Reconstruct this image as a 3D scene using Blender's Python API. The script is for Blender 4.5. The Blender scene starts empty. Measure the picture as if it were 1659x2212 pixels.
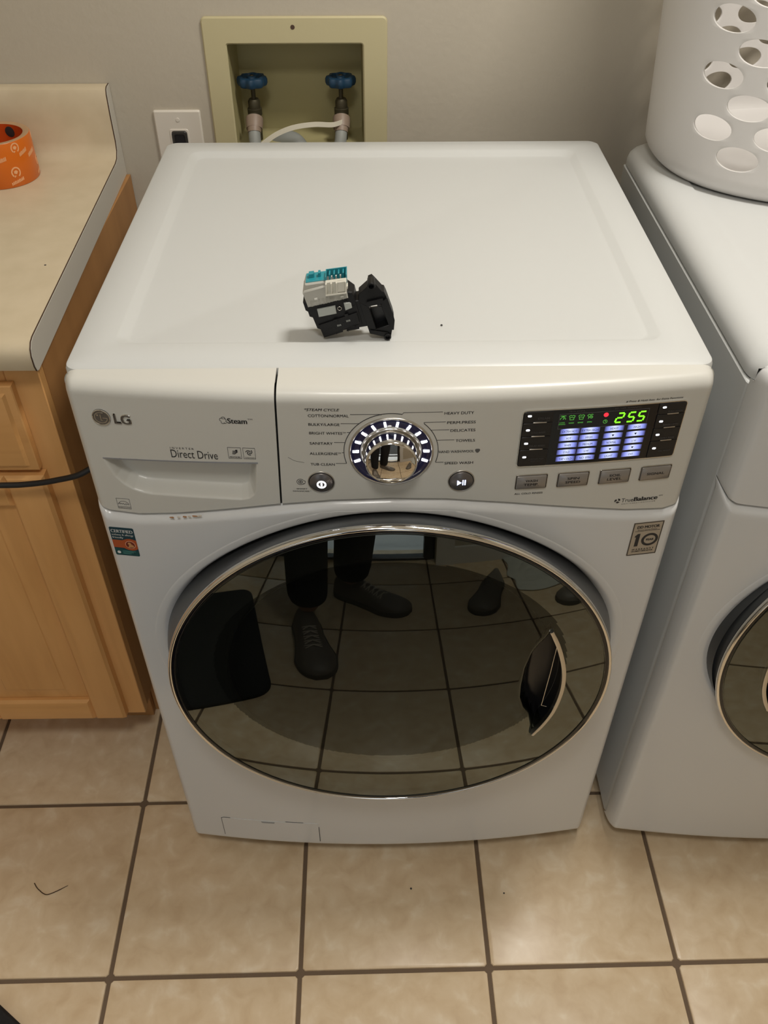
import bpy, bmesh, math, random
from mathutils import Vector, Matrix
random.seed(7)
PI = math.pi
S = bpy.context.scene
COL = S.collection

# ------------------------------------------------------------------ camera, world, exposure
def make_camera():
    f, px, py, pz, p, yw, r = 1885.807, -.01729, -.77550, 1.48650, .7410, .01340, -.0002
    fw = Vector((math.sin(yw)*math.cos(p), math.cos(yw)*math.cos(p), -math.sin(p)))
    rt = Vector((math.cos(yw), -math.sin(yw), 0)); up = rt.cross(fw)
    c, s = math.cos(r), math.sin(r)
    R, U = c*rt + s*up, -s*rt + c*up
    cam = bpy.data.cameras.new('camera'); o = bpy.data.objects.new('camera', cam); COL.objects.link(o)
    m = Matrix.Identity(4)
    for i in range(3):
        m[i][0], m[i][1], m[i][2] = R[i], U[i], -fw[i]
    m[0][3], m[1][3], m[2][3] = px, py, pz
    o.matrix_world = m
    cam.sensor_fit = 'HORIZONTAL'; cam.sensor_width = 36; cam.lens = 36*f/1659
    cam.clip_start = .01
    S.camera = o
make_camera()
W = bpy.data.worlds.new('world'); S.world = W; W.use_nodes = True
W.node_tree.nodes['Background'].inputs[0].default_value = (.84, .91, 1, 1)
W.node_tree.nodes['Background'].inputs[1].default_value = 1.3
S.view_settings.view_transform = 'Standard'
S.view_settings.look = 'None'
S.view_settings.gamma = 1
S.view_settings.use_curve_mapping = False
S.view_settings.exposure = 0.2
S.cycles.use_denoising = True
S.cycles.max_bounces = 8
S.cycles.sample_clamp_indirect = 6
LIGHT_MAIN = 14.0        # ceiling lamp over the dryer side, watts
LIGHT_FILL = 7.0        # added unseen fill lamp that brightens the floor, watts

def area_lamp(name, loc, size, power, color, rot=(0, 0, 0)):
    l = bpy.data.lights.new(name, 'AREA'); l.shape = 'RECTANGLE'; l.size, l.size_y = size
    l.energy = power; l.color = color
    o = bpy.data.objects.new(name, l); COL.objects.link(o); o.location = loc; o.rotation_euler = rot
    return o

# ------------------------------------------------------------------ materials
def lin(r, g, b):
    def f(c):
        c /= 255
        return c/12.92 if c <= .04045 else ((c+.055)/1.055)**2.4
    return (f(r), f(g), f(b))
MATS = {}
def mat(name, col, rough=.5, metal=0., spec=.5, emit=None, estr=1., coat=0., bump=0., bscale=200., trans=None):
    if name in MATS: return MATS[name]
    m = bpy.data.materials.new(name); m.use_nodes = True
    nt = m.node_tree; b = nt.nodes['Principled BSDF']
    b.inputs['Base Color'].default_value = (*col, 1)
    b.inputs['Roughness'].default_value = rough
    b.inputs['Metallic'].default_value = metal
    b.inputs['Specular IOR Level'].default_value = spec
    if coat: b.inputs['Coat Weight'].default_value = coat; b.inputs['Coat Roughness'].default_value = .08
    if emit:
        b.inputs['Emission Color'].default_value = (*emit, 1); b.inputs['Emission Strength'].default_value = estr
    if bump:
        n = nt.nodes.new('ShaderNodeTexNoise'); n.inputs['Scale'].default_value = bscale; n.inputs['Detail'].default_value = 3
        tc = nt.nodes.new('ShaderNodeTexCoord'); bp = nt.nodes.new('ShaderNodeBump')
        bp.inputs['Strength'].default_value = bump; bp.inputs['Distance'].default_value = .002
        nt.links.new(tc.outputs['Object'], n.inputs['Vector'])
        nt.links.new(n.outputs['Fac'], bp.inputs['Height']); nt.links.new(bp.outputs['Normal'], b.inputs['Normal'])
    MATS[name] = m
    return m
def noise_mix(m, cols, scale=(8, 8, 8), detail=4, coord='Object', pos=(.3, .7), distort=0., rnd=0.):
    """colour variation: a ramp over stretched noise"""
    nt = m.node_tree; b = nt.nodes['Principled BSDF']
    tc = nt.nodes.new('ShaderNodeTexCoord'); mp = nt.nodes.new('ShaderNodeMapping'); mp.inputs['Scale'].default_value = scale
    n = nt.nodes.new('ShaderNodeTexNoise'); n.inputs['Scale'].default_value = 1; n.inputs['Detail'].default_value = detail
    n.inputs['Distortion'].default_value = distort
    r = nt.nodes.new('ShaderNodeValToRGB'); e = r.color_ramp.elements
    for i, c in enumerate(cols):
        p = pos[0] + (pos[1]-pos[0])*i/max(1, len(cols)-1)
        el = e[i] if i < 2 else e.new(p)
        el.position = p; el.color = (*c, 1)
    nt.links.new(tc.outputs[coord], mp.inputs['Vector'])
    if rnd:
        oi = nt.nodes.new('ShaderNodeObjectInfo'); mu = nt.nodes.new('ShaderNodeMath'); mu.operation = 'MULTIPLY'; mu.inputs[1].default_value = rnd
        cb = nt.nodes.new('ShaderNodeCombineXYZ'); nt.links.new(oi.outputs['Random'], mu.inputs[0])
        for k in range(3): nt.links.new(mu.outputs[0], cb.inputs[k])
        nt.links.new(cb.outputs[0], mp.inputs['Location'])
    nt.links.new(mp.outputs['Vector'], n.inputs['Vector']); nt.links.new(n.outputs['Fac'], r.inputs['Fac'])
    nt.links.new(r.outputs['Color'], b.inputs['Base Color'])
    return m

M_wall = mat('wall_paint', (.49, .44, .355), .75, bump=.25, bscale=90)
M_ceil = mat('ceiling_paint', (.75, .73, .69), .9)
M_trim = mat('trim_paint', (.72, .71, .69), .4)
M_enamel = mat('white_enamel', (.585, .595, .58), .38, bump=.03, bscale=900)
M_enamel_dry = mat('white_enamel_dryer', (.585, .595, .585), .35)
M_body = mat('white_front_plastic', (.675, .68, .675), .30, coat=.3)
M_console = mat('warm_white_plastic', (.615, .605, .555), .36, coat=.15)
M_gap = mat('dark_gap', (.01, .01, .01), .8)
M_rim = mat('dark_silver_plastic', (.075, .08, .085), .35, metal=.55)
M_chrome = mat('chrome', (.82, .80, .76), .08, metal=1.)
M_satin = mat('satin_chrome', (.62, .59, .54), .28, metal=1.)
M_black = mat('black_plastic', (.008, .008, .009), .35)
M_gloss_black = mat('gloss_black', (.004, .004, .006), .12)
M_ink = mat('black_ink', (.02, .02, .022), .6)
M_grey_ink = mat('grey_ink', (.10, .10, .10), .6)
M_badge = mat('badge_bronze', (.16, .145, .13), .35, metal=.5)
M_button = mat('grey_button', (.30, .28, .26), .35, metal=.4)
M_round_button = mat('dark_grey_button', (.17, .155, .15), .3, metal=.6)
M_led = mat('led_white', (1, 1, 1), .5, emit=(.90, .92, 1), estr=3.2)
M_led_blue = mat('led_blue_white', (1, 1, 1), .5, emit=(.50, .60, 1), estr=2.4)
M_green = mat('led_green', (0, 0, 0), .5, emit=(.20, 1, .02), estr=1.6)
M_green_dim = mat('led_green_dim', (0, 0, 0), .5, emit=(.10, .42, .06), estr=.8)
M_red = mat('led_red', (0, 0, 0), .5, emit=(1, .03, .05), estr=1.2)
M_dim_print = mat('dim_print', (.16, .155, .15), .6)
M_white_print = mat('white_print', (.75, .76, .74), .6)
M_blue_ink = mat('blue_ink', (.02, .03, .09), .6)
M_inner_bezel = mat('inner_bezel', (.035, .034, .026), .5)
M_inner_hole = mat('inner_hole', (.003, .003, .003), .7)
M_teal = mat('teal_plastic', (.02, .25, .30), .35)
M_lock_grey = mat('lock_grey_plastic', (.42, .41, .365), .45)
M_lock_black = mat('lock_black_plastic', (.0055, .0055, .006), .45, spec=.3)
M_lock_pale = mat('lock_pale_plastic', (.38, .40, .37), .35)
M_basket = mat('basket_plastic', (.68, .66, .64), .42)
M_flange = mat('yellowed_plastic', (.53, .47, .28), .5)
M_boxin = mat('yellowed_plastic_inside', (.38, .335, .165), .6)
M_handle_blue = mat('blue_valve_paint', (.010, .042, .085), .4)
M_brass = mat('dark_brass', (.07, .06, .035), .5, metal=.6)
M_coupling = mat('beige_coupling', (.27, .20, .15), .5)
M_hose = mat('grey_hose', (.26, .27, .25), .55)
M_zip = mat('zip_tie_nylon', (.85, .80, .66), .45)
M_plate = mat('plate_ivory', (.70, .65, .57), .4)
M_counter = mat('counter_laminate', (.70, .62, .48), .35)
noise_mix(M_counter, [(.585, .49, .335), (.64, .54, .38)], (26, 26, 26), 5)
M_counter_end = mat('counter_laminate_end', (.62, .59, .52), .4)
M_seam = mat('brown_seam', (.06, .03, .015), .7)
M_wood = mat('maple_wood', (.42, .20, .07), .38, coat=.15)
noise_mix(M_wood, [(.60, .305, .100), (.70, .37, .130), (.76, .415, .155)], (24, 24, 2.2), 5, pos=(.25, .75), distort=.6)
M_wood_h = mat('maple_wood_across', (.42, .20, .07), .38, coat=.15)
noise_mix(M_wood_h, [(.60, .305, .100), (.70, .37, .130), (.76, .415, .155)], (2.2, 24, 24), 5, pos=(.25, .75), distort=.6)
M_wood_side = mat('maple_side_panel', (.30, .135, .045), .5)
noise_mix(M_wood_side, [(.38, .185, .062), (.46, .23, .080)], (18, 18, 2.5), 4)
M_cable = mat('black_rubber_cable', (.008, .008, .008), .5)
M_tape = mat('orange_tape', (.66, .145, .008), .3)
M_tape_in = mat('orange_tape_core', (.55, .07, .008), .35)
M_tape_edge = mat('tape_edge', (.48, .30, .16), .5)
M_tape_print = mat('pale_tape_print', (.82, .42, .20), .35)
M_grout = mat('grout', (.165, .115, .075), .95, bump=.3, bscale=400)
M_tile = mat('beige_tile', (.5, .4, .3), .30, spec=.35, bump=.05, bscale=60)
noise_mix(M_tile, [(.66, .495, .315), (.715, .555, .365), (.76, .605, .415), (.83, .70, .52)], (30, 30, 30), 8, pos=(.30, .72), rnd=40, distort=.4)
M_mat = mat('black_rubber_mat', (.006, .005, .005), .75, bump=.4, bscale=300)
M_trouser = mat('black_trouser_cloth', (.006, .006, .008), .9)
M_sweater = mat('charcoal_knit', (.02, .02, .024), .9, bump=.3, bscale=400)
M_skin = mat('skin', (.55, .32, .22), .5)
M_hair = mat('brown_hair', (.03, .017, .01), .6)
M_shoe = mat('dark_brown_leather', (.17, .15, .13), .45, bump=.2, bscale=120)
M_sole = mat('shoe_sole', (.10, .095, .085), .7)
M_lace = mat('shoe_lace', (.60, .55, .48), .8)
M_cloth = mat('pale_cloth', (.62, .63, .58), .9)
M_hair_strand = mat('hair_strand', (.06, .028, .012), .6)
M_cert = mat('sticker_teal', (.006, .045, .065), .4)
M_cert_low = mat('sticker_green', (.006, .07, .075), .4)
M_cert_red = mat('sticker_orange', (.42, .085, .022), .4)
M_cert_tan = mat('sticker_tan', (.55, .28, .11), .4)
M_cert_ring = mat('sticker_ring', (.80, .45, .30), .4)
M_dd = mat('sticker_champagne', (.43, .38, .31), .35, metal=.25)
M_rust = mat('rust_chip', (.40, .20, .09), .8)

def glass_mat(name='tinted_glass', tint=(.62, .62, .57, 1), ior=1.5):
    m = bpy.data.materials.new(name); m.use_nodes = True; nt = m.node_tree
    for n in list(nt.nodes): nt.nodes.remove(n)
    out = nt.nodes.new('ShaderNodeOutputMaterial'); mx = nt.nodes.new('ShaderNodeMixShader')
    fr = nt.nodes.new('ShaderNodeFresnel'); fr.inputs['IOR'].default_value = ior
    tr = nt.nodes.new('ShaderNodeBsdfTransparent'); tr.inputs[0].default_value = tint
    gl = nt.nodes.new('ShaderNodeBsdfGlossy'); gl.inputs['Roughness'].default_value = .012; gl.inputs['Color'].default_value = (.90, .97, .90, 1)
    nt.links.new(fr.outputs[0], mx.inputs[0]); nt.links.new(tr.outputs[0], mx.inputs[1]); nt.links.new(gl.outputs[0], mx.inputs[2])
    nt.links.new(mx.outputs[0], out.inputs[0])
    return m
M_glass = glass_mat()
M_glass_band = glass_mat('coated_glass', (.62, .62, .57, 1), 2.1)
M_clear = glass_mat('clear_glass', (.93, .95, .95, 1))
M_porch = mat('pale_porch', (.80, .80, .78), .8)
def led_bar_mat():
    """backlit label: brighter towards its middle, as an LED behind a diffuser is"""
    m = mat('backlit_label', (.02, .02, .05), .4)
    nt = m.node_tree; b = nt.nodes['Principled BSDF']
    uv = nt.nodes.new('ShaderNodeUVMap'); sp = nt.nodes.new('ShaderNodeSeparateXYZ')
    nt.links.new(uv.outputs[0], sp.inputs[0])
    r = nt.nodes.new('ShaderNodeValToRGB'); e = r.color_ramp.elements
    e[0].position = 0; e[0].color = (.02, .02, .08, 1); e[1].position = 1; e[1].color = (.02, .02, .08, 1)
    for p, c in ((.18, (.22, .26, .72, 1)), (.5, (.66, .72, 1, 1)), (.82, (.22, .26, .72, 1))):
        x = e.new(p); x.color = c
    nt.links.new(sp.outputs[0], r.inputs[0]); nt.links.new(r.outputs[0], b.inputs['Emission Color'])
    b.inputs['Emission Strength'].default_value = 1.05
    return m
M_ledbar = led_bar_mat()
M_dialbowl = mat('dial_translucent_blue', (.012, .011, .03), .12, emit=(.10, .09, .30), estr=.03)
M_sky_glass = mat('door_glass', (.02, .03, .04), .05)

# ------------------------------------------------------------------ mesh builder
class MB:
    def __init__(s, f=None):
        s.v, s.f, s.mi, s.f_map = [], [], [], f
        s.uv = {}
    def add(s, vs, fs, mi=0):
        b = len(s.v)
        s.v += [s.f_map(*p) if s.f_map else tuple(p) for p in vs]
        s.f += [tuple(b+i for i in q) for q in fs]; s.mi += [mi]*len(fs)
        return b
    def box(s, x0, x1, y0, y1, z0, z1, mi=0):
        s.add([(x0, y0, z0), (x1, y0, z0), (x1, y1, z0), (x0, y1, z0), (x0, y0, z1), (x1, y0, z1), (x1, y1, z1), (x0, y1, z1)],
              [(0, 3, 2, 1), (4, 5, 6, 7), (0, 1, 5, 4), (1, 2, 6, 5), (2, 3, 7, 6), (3, 0, 4, 7)], mi)
    def loft(s, loops, cap0=True, cap1=True, closed=True, mi=0):
        n = len(loops[0]); vs = [p for l in loops for p in l]; fs = []
        for k in range(len(loops)-1):
            for i in range(n if closed else n-1):
                j = (i+1) % n
                fs.append((k*n+i, k*n+j, (k+1)*n+j, (k+1)*n+i))
        if cap0: fs.append(tuple(range(n))[::-1])
        if cap1: fs.append(tuple((len(loops)-1)*n+i for i in range(n)))
        s.add(vs, fs, mi)
    def tube(s, pts, r, n=10, mi=0, caps=True, flat=1.):
        pts = [Vector(p) for p in pts]; rs = r if isinstance(r, (list, tuple)) else [r]*len(pts)
        t0 = (pts[1]-pts[0]).normalized(); ref = Vector((0, 0, 1)) if abs(t0.z) < .9 else Vector((1, 0, 0))
        u = t0.cross(ref).normalized(); loops = []
        for i, p in enumerate(pts):
            t = (pts[min(i+1, len(pts)-1)]-pts[max(i-1, 0)]).normalized()
            u = (u - t*u.dot(t)).normalized(); w = t.cross(u)
            loops.append([tuple(p + rs[i]*(math.cos(2*PI*k/n)*u + flat*math.sin(2*PI*k/n)*w)) for k in range(n)])
        s.loft(loops, caps, caps, True, mi)
    def lathe(s, prof, c=(0, 0, 0), axis='z', n=48, mi=0, close=False):
        """prof: (radius, height) pairs; a radius of 0 at an end closes it"""
        loops = []
        for r, h in prof:
            L = []
            for k in range(n):
                a = 2*PI*k/n; x, y = r*math.cos(a), r*math.sin(a)
                if axis == 'z': L.append((c[0]+x, c[1]+y, c[2]+h))
                elif axis == 'y': L.append((c[0]+x, c[1]+h, c[2]+y))
                else: L.append((c[0]+h, c[1]+x, c[2]+y))
            loops.append(L)
        s.loft(loops, prof[0][0] > 0 and not close and False, False, True, mi)
    def grid(s, nu, nv, fn, mi=0, flip=False, mif=None):
        vs = [fn(i/(nu-1), j/(nv-1)) for j in range(nv) for i in range(nu)]
        b = len(s.v); s.v += [s.f_map(*p) if s.f_map else tuple(p) for p in vs]
        for j in range(nv-1):
            for i in range(nu-1):
                q = (b+j*nu+i, b+j*nu+i+1, b+(j+1)*nu+i+1, b+(j+1)*nu+i)
                s.f.append(q[::-1] if flip else q); s.mi.append(mif(i, j) if mif else mi)
    def slab(s, loop, w0, w1, bev=0., mi=0, cap0=False):
        """2-D loop (u,v) counter-clockwise, raised from w0 to w1 with a bevelled rim"""
        L = [[(u, v, w0) for u, v in loop]]
        if bev:
            L += [[(u, v, w1-bev) for u, v in loop], [(u, v, w1) for u, v in inset(loop, bev)]]
        else: L.append([(u, v, w1) for u, v in loop])
        s.loft(L, cap0, True, True, mi)
    def frame(s, outer, inner, w0, w1, bev=0., mi=0):
        L = [[(u, v, w0) for u, v in outer]]
        if bev: L += [[(u, v, w1-bev) for u, v in outer], [(u, v, w1) for u, v in inset(outer, bev)], [(u, v, w1) for u, v in inset(inner, -bev)], [(u, v, w1-bev) for u, v in inner]]
        else: L += [[(u, v, w1) for u, v in outer], [(u, v, w1) for u, v in inner]]
        L.append([(u, v, w0) for u, v in inner])
        s.loft(L, False, False, True, mi)
    def stroke(s, pts, wd, w0, w1, closed=False, mi=0):
        """flat ribbon along a 2-D polyline"""
        n = len(pts); L, Rr = [], []
        for i, p in enumerate(pts):
            a = pts[(i-1) % n] if (closed or i) else p; b = pts[(i+1) % n] if (closed or i < n-1) else p
            d1 = Vector((p[0]-a[0], p[1]-a[1])); d2 = Vector((b[0]-p[0], b[1]-p[1]))
            if d1.length < 1e-9: d1 = d2
            if d2.length < 1e-9: d2 = d1
            d1.normalize(); d2.normalize(); t = (d1+d2)
            t = t.normalized() if t.length > 1e-6 else d1
            k = min(2., 1/max(.35, t.dot(d1))); nn = Vector((-t.y, t.x))*wd/2*k
            L.append((p[0]+nn.x, p[1]+nn.y)); Rr.append((p[0]-nn.x, p[1]-nn.y))
        rows = [[(*L[i], w0), (*L[i], w1), (*Rr[i], w1), (*Rr[i], w0)] for i in range(n)]
        if closed: rows.append(rows[0])
        s.loft(rows, not closed, not closed, True, mi)
    def build(s, name, mats, parent=None, smooth=35., data_only=False):
        me = bpy.data.meshes.new(name)
        me.from_pydata([tuple(p) for p in s.v], [], s.f)
        for m in (mats if isinstance(mats, (list, tuple)) else [mats]): me.materials.append(m)
        if any(s.mi): me.polygons.foreach_set('material_index', s.mi)
        bm = bmesh.new(); bm.from_mesh(me); bmesh.ops.remove_doubles(bm, verts=bm.verts, dist=1e-6)
        bmesh.ops.recalc_face_normals(bm, faces=bm.faces); bm.to_mesh(me); bm.free()
        if smooth:
            me.polygons.foreach_set('use_smooth', [True]*len(me.polygons))
            me.set_sharp_from_angle(angle=math.radians(smooth))
        if data_only: return me
        o = bpy.data.objects.new(name, me); COL.objects.link(o)
        if parent: o.parent = parent
        return o

def inset(loop, d):
    n = len(loop); out = []
    for i in range(n):
        a, p, b = loop[i-1], loop[i], loop[(i+1) % n]
        d1 = Vector((p[0]-a[0], p[1]-a[1])); d2 = Vector((b[0]-p[0], b[1]-p[1]))
        if d1.length < 1e-9: d1 = d2
        if d2.length < 1e-9: d2 = d1
        d1.normalize(); d2.normalize(); t = d1+d2
        t = t.normalized() if t.length > 1e-6 else d1
        k = 1/max(.4, t.dot(d1))
        out.append((p[0]-t.y*d*k, p[1]+t.x*d*k))
    return out
def rrect(x0, x1, y0, y1, r, n=6):
    L = []
    for cx, cy, a0 in ((x1-r, y0+r, -90), (x1-r, y1-r, 0), (x0+r, y1-r, 90), (x0+r, y0+r, 180)):
        for k in range(n+1):
            a = math.radians(a0+90*k/n); L.append((cx+r*math.cos(a), cy+r*math.sin(a)))
    return L
def circ(cx, cy, r, n=32, a0=0., a1=360., ry=None):
    m = n if a1-a0 >= 360 else n+1
    return [(cx+r*math.cos(math.radians(a0+(a1-a0)*k/n)), cy+(ry or r)*math.sin(math.radians(a0+(a1-a0)*k/n))) for k in range(m)]
def smooth01(t): t = max(0., min(1., t)); return t*t*(3-2*t)
def interp(x, xs, ys):
    if x <= xs[0]: return ys[0]
    for i in range(1, len(xs)):
        if x <= xs[i]: return ys[i-1]+(ys[i]-ys[i-1])*(x-xs[i-1])/(xs[i]-xs[i-1])
    return ys[-1]
def spline(pts, n=8):
    """Catmull-Rom through points"""
    P = [Vector(p) for p in pts]; P = [2*P[0]-P[1]]+P+[2*P[-1]-P[-2]]; out = []
    for i in range(1, len(P)-2):
        for k in range(n):
            t = k/n; a, b, c, d = P[i-1:i+3]
            out.append(.5*((2*b)+(c-a)*t+(2*a-5*b+4*c-d)*t*t+(3*b-a-3*c+d)*t**3))
    out.append(P[-2]); return [tuple(p) for p in out]

_tx = {}
def text_data(body, shear=0., spacing=1.):
    key = (body, shear, spacing)
    if key in _tx: return _tx[key]
    c = bpy.data.curves.new('t', 'FONT'); c.body = body; c.size = 1; c.resolution_u = 3; c.shear = shear
    c.space_character = spacing
    o = bpy.data.objects.new('t', c); me = bpy.data.meshes.new_from_object(o)
    vs = [(v.co.x, v.co.y) for v in me.vertices]; fs = [tuple(p.vertices) for p in me.polygons]
    bpy.data.objects.remove(o); bpy.data.curves.remove(c); bpy.data.meshes.remove(me)
    _tx[key] = (vs, fs); return vs, fs
def put_text(mb, body, x0, x1, z0, z1, w=.0003, bold=0., shear=0., spacing=1., mi=0, fn=None, depth=0.):
    """flat lettering fitted to the rectangle x0..x1, z0..z1 of the builder's (u,v,w) space"""
    vs, fs = text_data(body, shear, spacing)
    if not vs: return
    if bold:
        nv = len(vs); q = (-bold, 0, bold); vs = [(v[0]+d, v[1]) for d in q for v in vs]; fs = [tuple(i+nv*k for i in f) for k in range(3) for f in fs]
    ax, bx = min(v[0] for v in vs), max(v[0] for v in vs); ay, by = min(v[1] for v in vs), max(v[1] for v in vs)
    P = [(x0+(v[0]-ax)/(bx-ax)*(x1-x0), z0+(v[1]-ay)/(by-ay)*(z1-z0)) for v in vs]
    if fn: P = [fn(*p) for p in P]
    mb.add([(p[0], p[1], w) for p in P], fs, mi)
    if depth:      # side walls of raised letters
        cnt = {}
        for f in fs:
            for i in range(len(f)):
                e = (f[i], f[(i+1) % len(f)]); k = tuple(sorted(e)); cnt.setdefault(k, []).append(e)
        for k, es in cnt.items():
            if len(es) == 1:
                a, b = es[0]
                mb.add([(*P[a], w), (*P[b], w), (*P[b], w-depth), (*P[a], w-depth)], [(0, 1, 2, 3)], mi+1)

# ------------------------------------------------------------------ scene-tree helpers
def thing(name, label, cat, loc=(0, 0, 0), group=None):
    o = bpy.data.objects.new(name, None); COL.objects.link(o); o.location = loc; o.empty_display_size = .05
    o['label'] = label; o['category'] = cat
    if group: o['group'] = group
    return o
def tag(o, label, cat, group=None):
    o['label'] = label; o['category'] = cat
    if group: o['group'] = group
    return o
def struct(o): o['kind'] = 'structure'; return o
def stuff(o): o['kind'] = 'stuff'; return o
def adopt(o, parent):
    """keep world position while parenting to an unrotated empty"""
    o.parent = parent; o.location = Vector(o.location)-parent.location
    return o

# ================================================================== the room
WALL_Y, LEFT_X, RIGHT_X, REAR_Y, CEIL_Z = .79, -1.06, 1.42, -1.31, 2.44
OB = (-.252, -.031, .925, 1.090)          # opening of the laundry outlet box in the back wall
def room():
    f = MB(); f.box(LEFT_X-.1, RIGHT_X+.1, REAR_Y-.1, WALL_Y+.1, -.06, -.0035)
    fl = struct(f.build('floor', M_grout))
    T, ox, oy, a, b = .30317, -.14677, .0618, .01225, .00753
    h = .1483; t = MB(); e = .0022
    t.loft([rrect3(h, 0, -.006), rrect3(h, 0, -e), rrect3(h, e*.4, -e*.3), rrect3(h, e*1.4, 0)], True, True)
    me = t.build('tile', M_tile, data_only=True)
    for i in range(-2, 8):
        for j in range(-6, 3):
            u, v = (i-2+.5)*T, (j+.5)*T
            x, y = ox+math.cos(a)*u-math.sin(b)*v, oy+math.sin(a)*u+math.cos(b)*v
            if not (LEFT_X-.16 < x < RIGHT_X+.16 and REAR_Y-.16 < y < WALL_Y+.14): continue
            o = bpy.data.objects.new('tile', me); COL.objects.link(o); o.parent = fl
            o.location = (x, y, random.uniform(-.0004, 0)); o.rotation_euler = (random.uniform(-.0012, .0012), random.uniform(-.0012, .0012), (a+b)/2)
    # back wall with the hole of the outlet box
    w = MB(); xs = [LEFT_X-.1, OB[0], OB[1], RIGHT_X+.1]; zs = [-.05, OB[2], OB[3], CEIL_Z]
    for i in range(3):
        for j in range(3):
            if (i, j) != (1, 1):
                w.add([(xs[i], WALL_Y, zs[j]), (xs[i+1], WALL_Y, zs[j]), (xs[i+1], WALL_Y, zs[j+1]), (xs[i], WALL_Y, zs[j+1])], [(0, 1, 2, 3)])
    w.box(LEFT_X-.1, RIGHT_X+.1, WALL_Y+.10, WALL_Y+.13, -.05, CEIL_Z)
    struct(w.build('wall_back', M_wall, smooth=0))
    w = MB(); w.box(LEFT_X-.1, LEFT_X, REAR_Y-.1, WALL_Y+.1, -.05, CEIL_Z); struct(w.build('wall_left', M_wall))
    w = MB(); w.box(RIGHT_X, RIGHT_X+.1, REAR_Y-.1, WALL_Y+.1, -.05, CEIL_Z); struct(w.build('wall_right', M_wall))
    w = MB(); w.box(LEFT_X-.1, RIGHT_X+.1, REAR_Y-.1, WALL_Y+.1, CEIL_Z, CEIL_Z+.1); struct(w.build('ceiling', M_ceil))
    dx0, dx1, dz = -.70, .20, 2.05
    w = MB(); w.box(LEFT_X-.1, dx0, REAR_Y-.1, REAR_Y, -.05, CEIL_Z); w.box(dx1, RIGHT_X+.1, REAR_Y-.1, REAR_Y, -.05, CEIL_Z); w.box(dx0, dx1, REAR_Y-.1, REAR_Y, dz, CEIL_Z)
    struct(w.build('wall_rear', M_wall))
    # outside door behind the photographer: full glass in a black frame, a pale porch slab beyond it
    o4 = lambda i: [(dx0+i, .005+i*.3), (dx1-i, .005+i*.3), (dx1-i, dz-i), (dx0+i, dz-i)]
    f = lambda u, v, w: (u, REAR_Y-.05+w, v)
    d = MB(f); d.frame(o4(.003), o4(.045), -.02, .02, .003); door = struct(d.build('door_1', M_black, smooth=20))
    g = MB(f); L = o4(.043); g.add([(*p, 0) for p in L], [(0, 1, 2, 3)]); g.build('pane', M_clear, door, 0)
    g = MB(f); g.box(dx0+.046, dx1-.046, 1.0, 1.04, -.012, .012); g.box(dx0+.046, dx1-.046, .19, .23, -.012, .012)
    b = MB(); b.box(dx0+.046, dx1-.046, REAR_Y-.062, REAR_Y-.040, .19, .225); b.box(dx0+.046, dx1-.046, REAR_Y-.062, REAR_Y-.040, 1.0, 1.04); b.build('glazing_bar', M_black, door)
    b = MB(); b.tube([(dx0+.03, REAR_Y-.03, .98), (dx0+.03, REAR_Y-.005, .98), (dx0+.13, REAR_Y-.005, .98)], .008, 12); b.build('door_handle', M_chrome, door)
    k = MB(); k.box(dx0-.6, dx1+.6, REAR_Y-.60, REAR_Y-.1, -.06, -.01); struct(k.build('porch_slab', M_porch))
    k = MB(); k.box(dx0-1.2, dx1+1.2, REAR_Y-2.4, REAR_Y-.60, -.10, -.05); struct(k.build('ground', mat('dark_soil', (.03, .032, .03), .9)))
    t = MB(); t.box(dx0-.07, dx0, REAR_Y, REAR_Y+.018, 0, dz+.07); t.box(dx1, dx1+.07, REAR_Y, REAR_Y+.018, 0, dz+.07); t.box(dx0, dx1, REAR_Y, REAR_Y+.018, dz, dz+.07)
    struct(t.build('trim_2', M_trim))
    t = MB(); t.box(dx1+.07, RIGHT_X, REAR_Y, REAR_Y+.014, 0, .09); struct(t.build('baseboard_rear', M_trim))
    t = MB(); t.box(RIGHT_X-.014, RIGHT_X, REAR_Y+.02, WALL_Y, 0, .09); struct(t.build('baseboard_right', M_trim))
def rrect3(h, ins, z):
    L = rrect(-h+ins, h-ins, -h+ins, h-ins, .004, 1)
    return [(x, y, z) for x, y in L]
room()

def ceiling_lamp(x, y, power, color, label):
    t = thing('ceiling_light', label, 'lamp', (x, y, CEIL_Z))
    b = MB(); b.lathe([(0, 0), (.17, 0), (.17, -.02), (.16, -.03), (.145, -.03)]); b.build('lamp_base', M_trim, t)
    d = MB(); d.lathe([(.15, -.03), (.15, -.05), (.12, -.075), (.06, -.088), (0, -.09)])
    d.build('lamp_shade', mat('lit_diffuser', (.9, .9, .9), .5, emit=(1, .93, .82), estr=3.0), t)
    l = area_lamp('lamp_bulb', (0, 0, -.1), (.30, .30), power, color); l.parent = t
ceiling_lamp(.48, .12, LIGHT_MAIN, (1, .955, .885), 'round ceiling lamp above the dryer')
ceiling_lamp(-.10, -.85, LIGHT_FILL, (1, .97, .92), 'added fill lamp above the person, brightening the floor')  # added fill for the floor, not a known fixture

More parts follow.
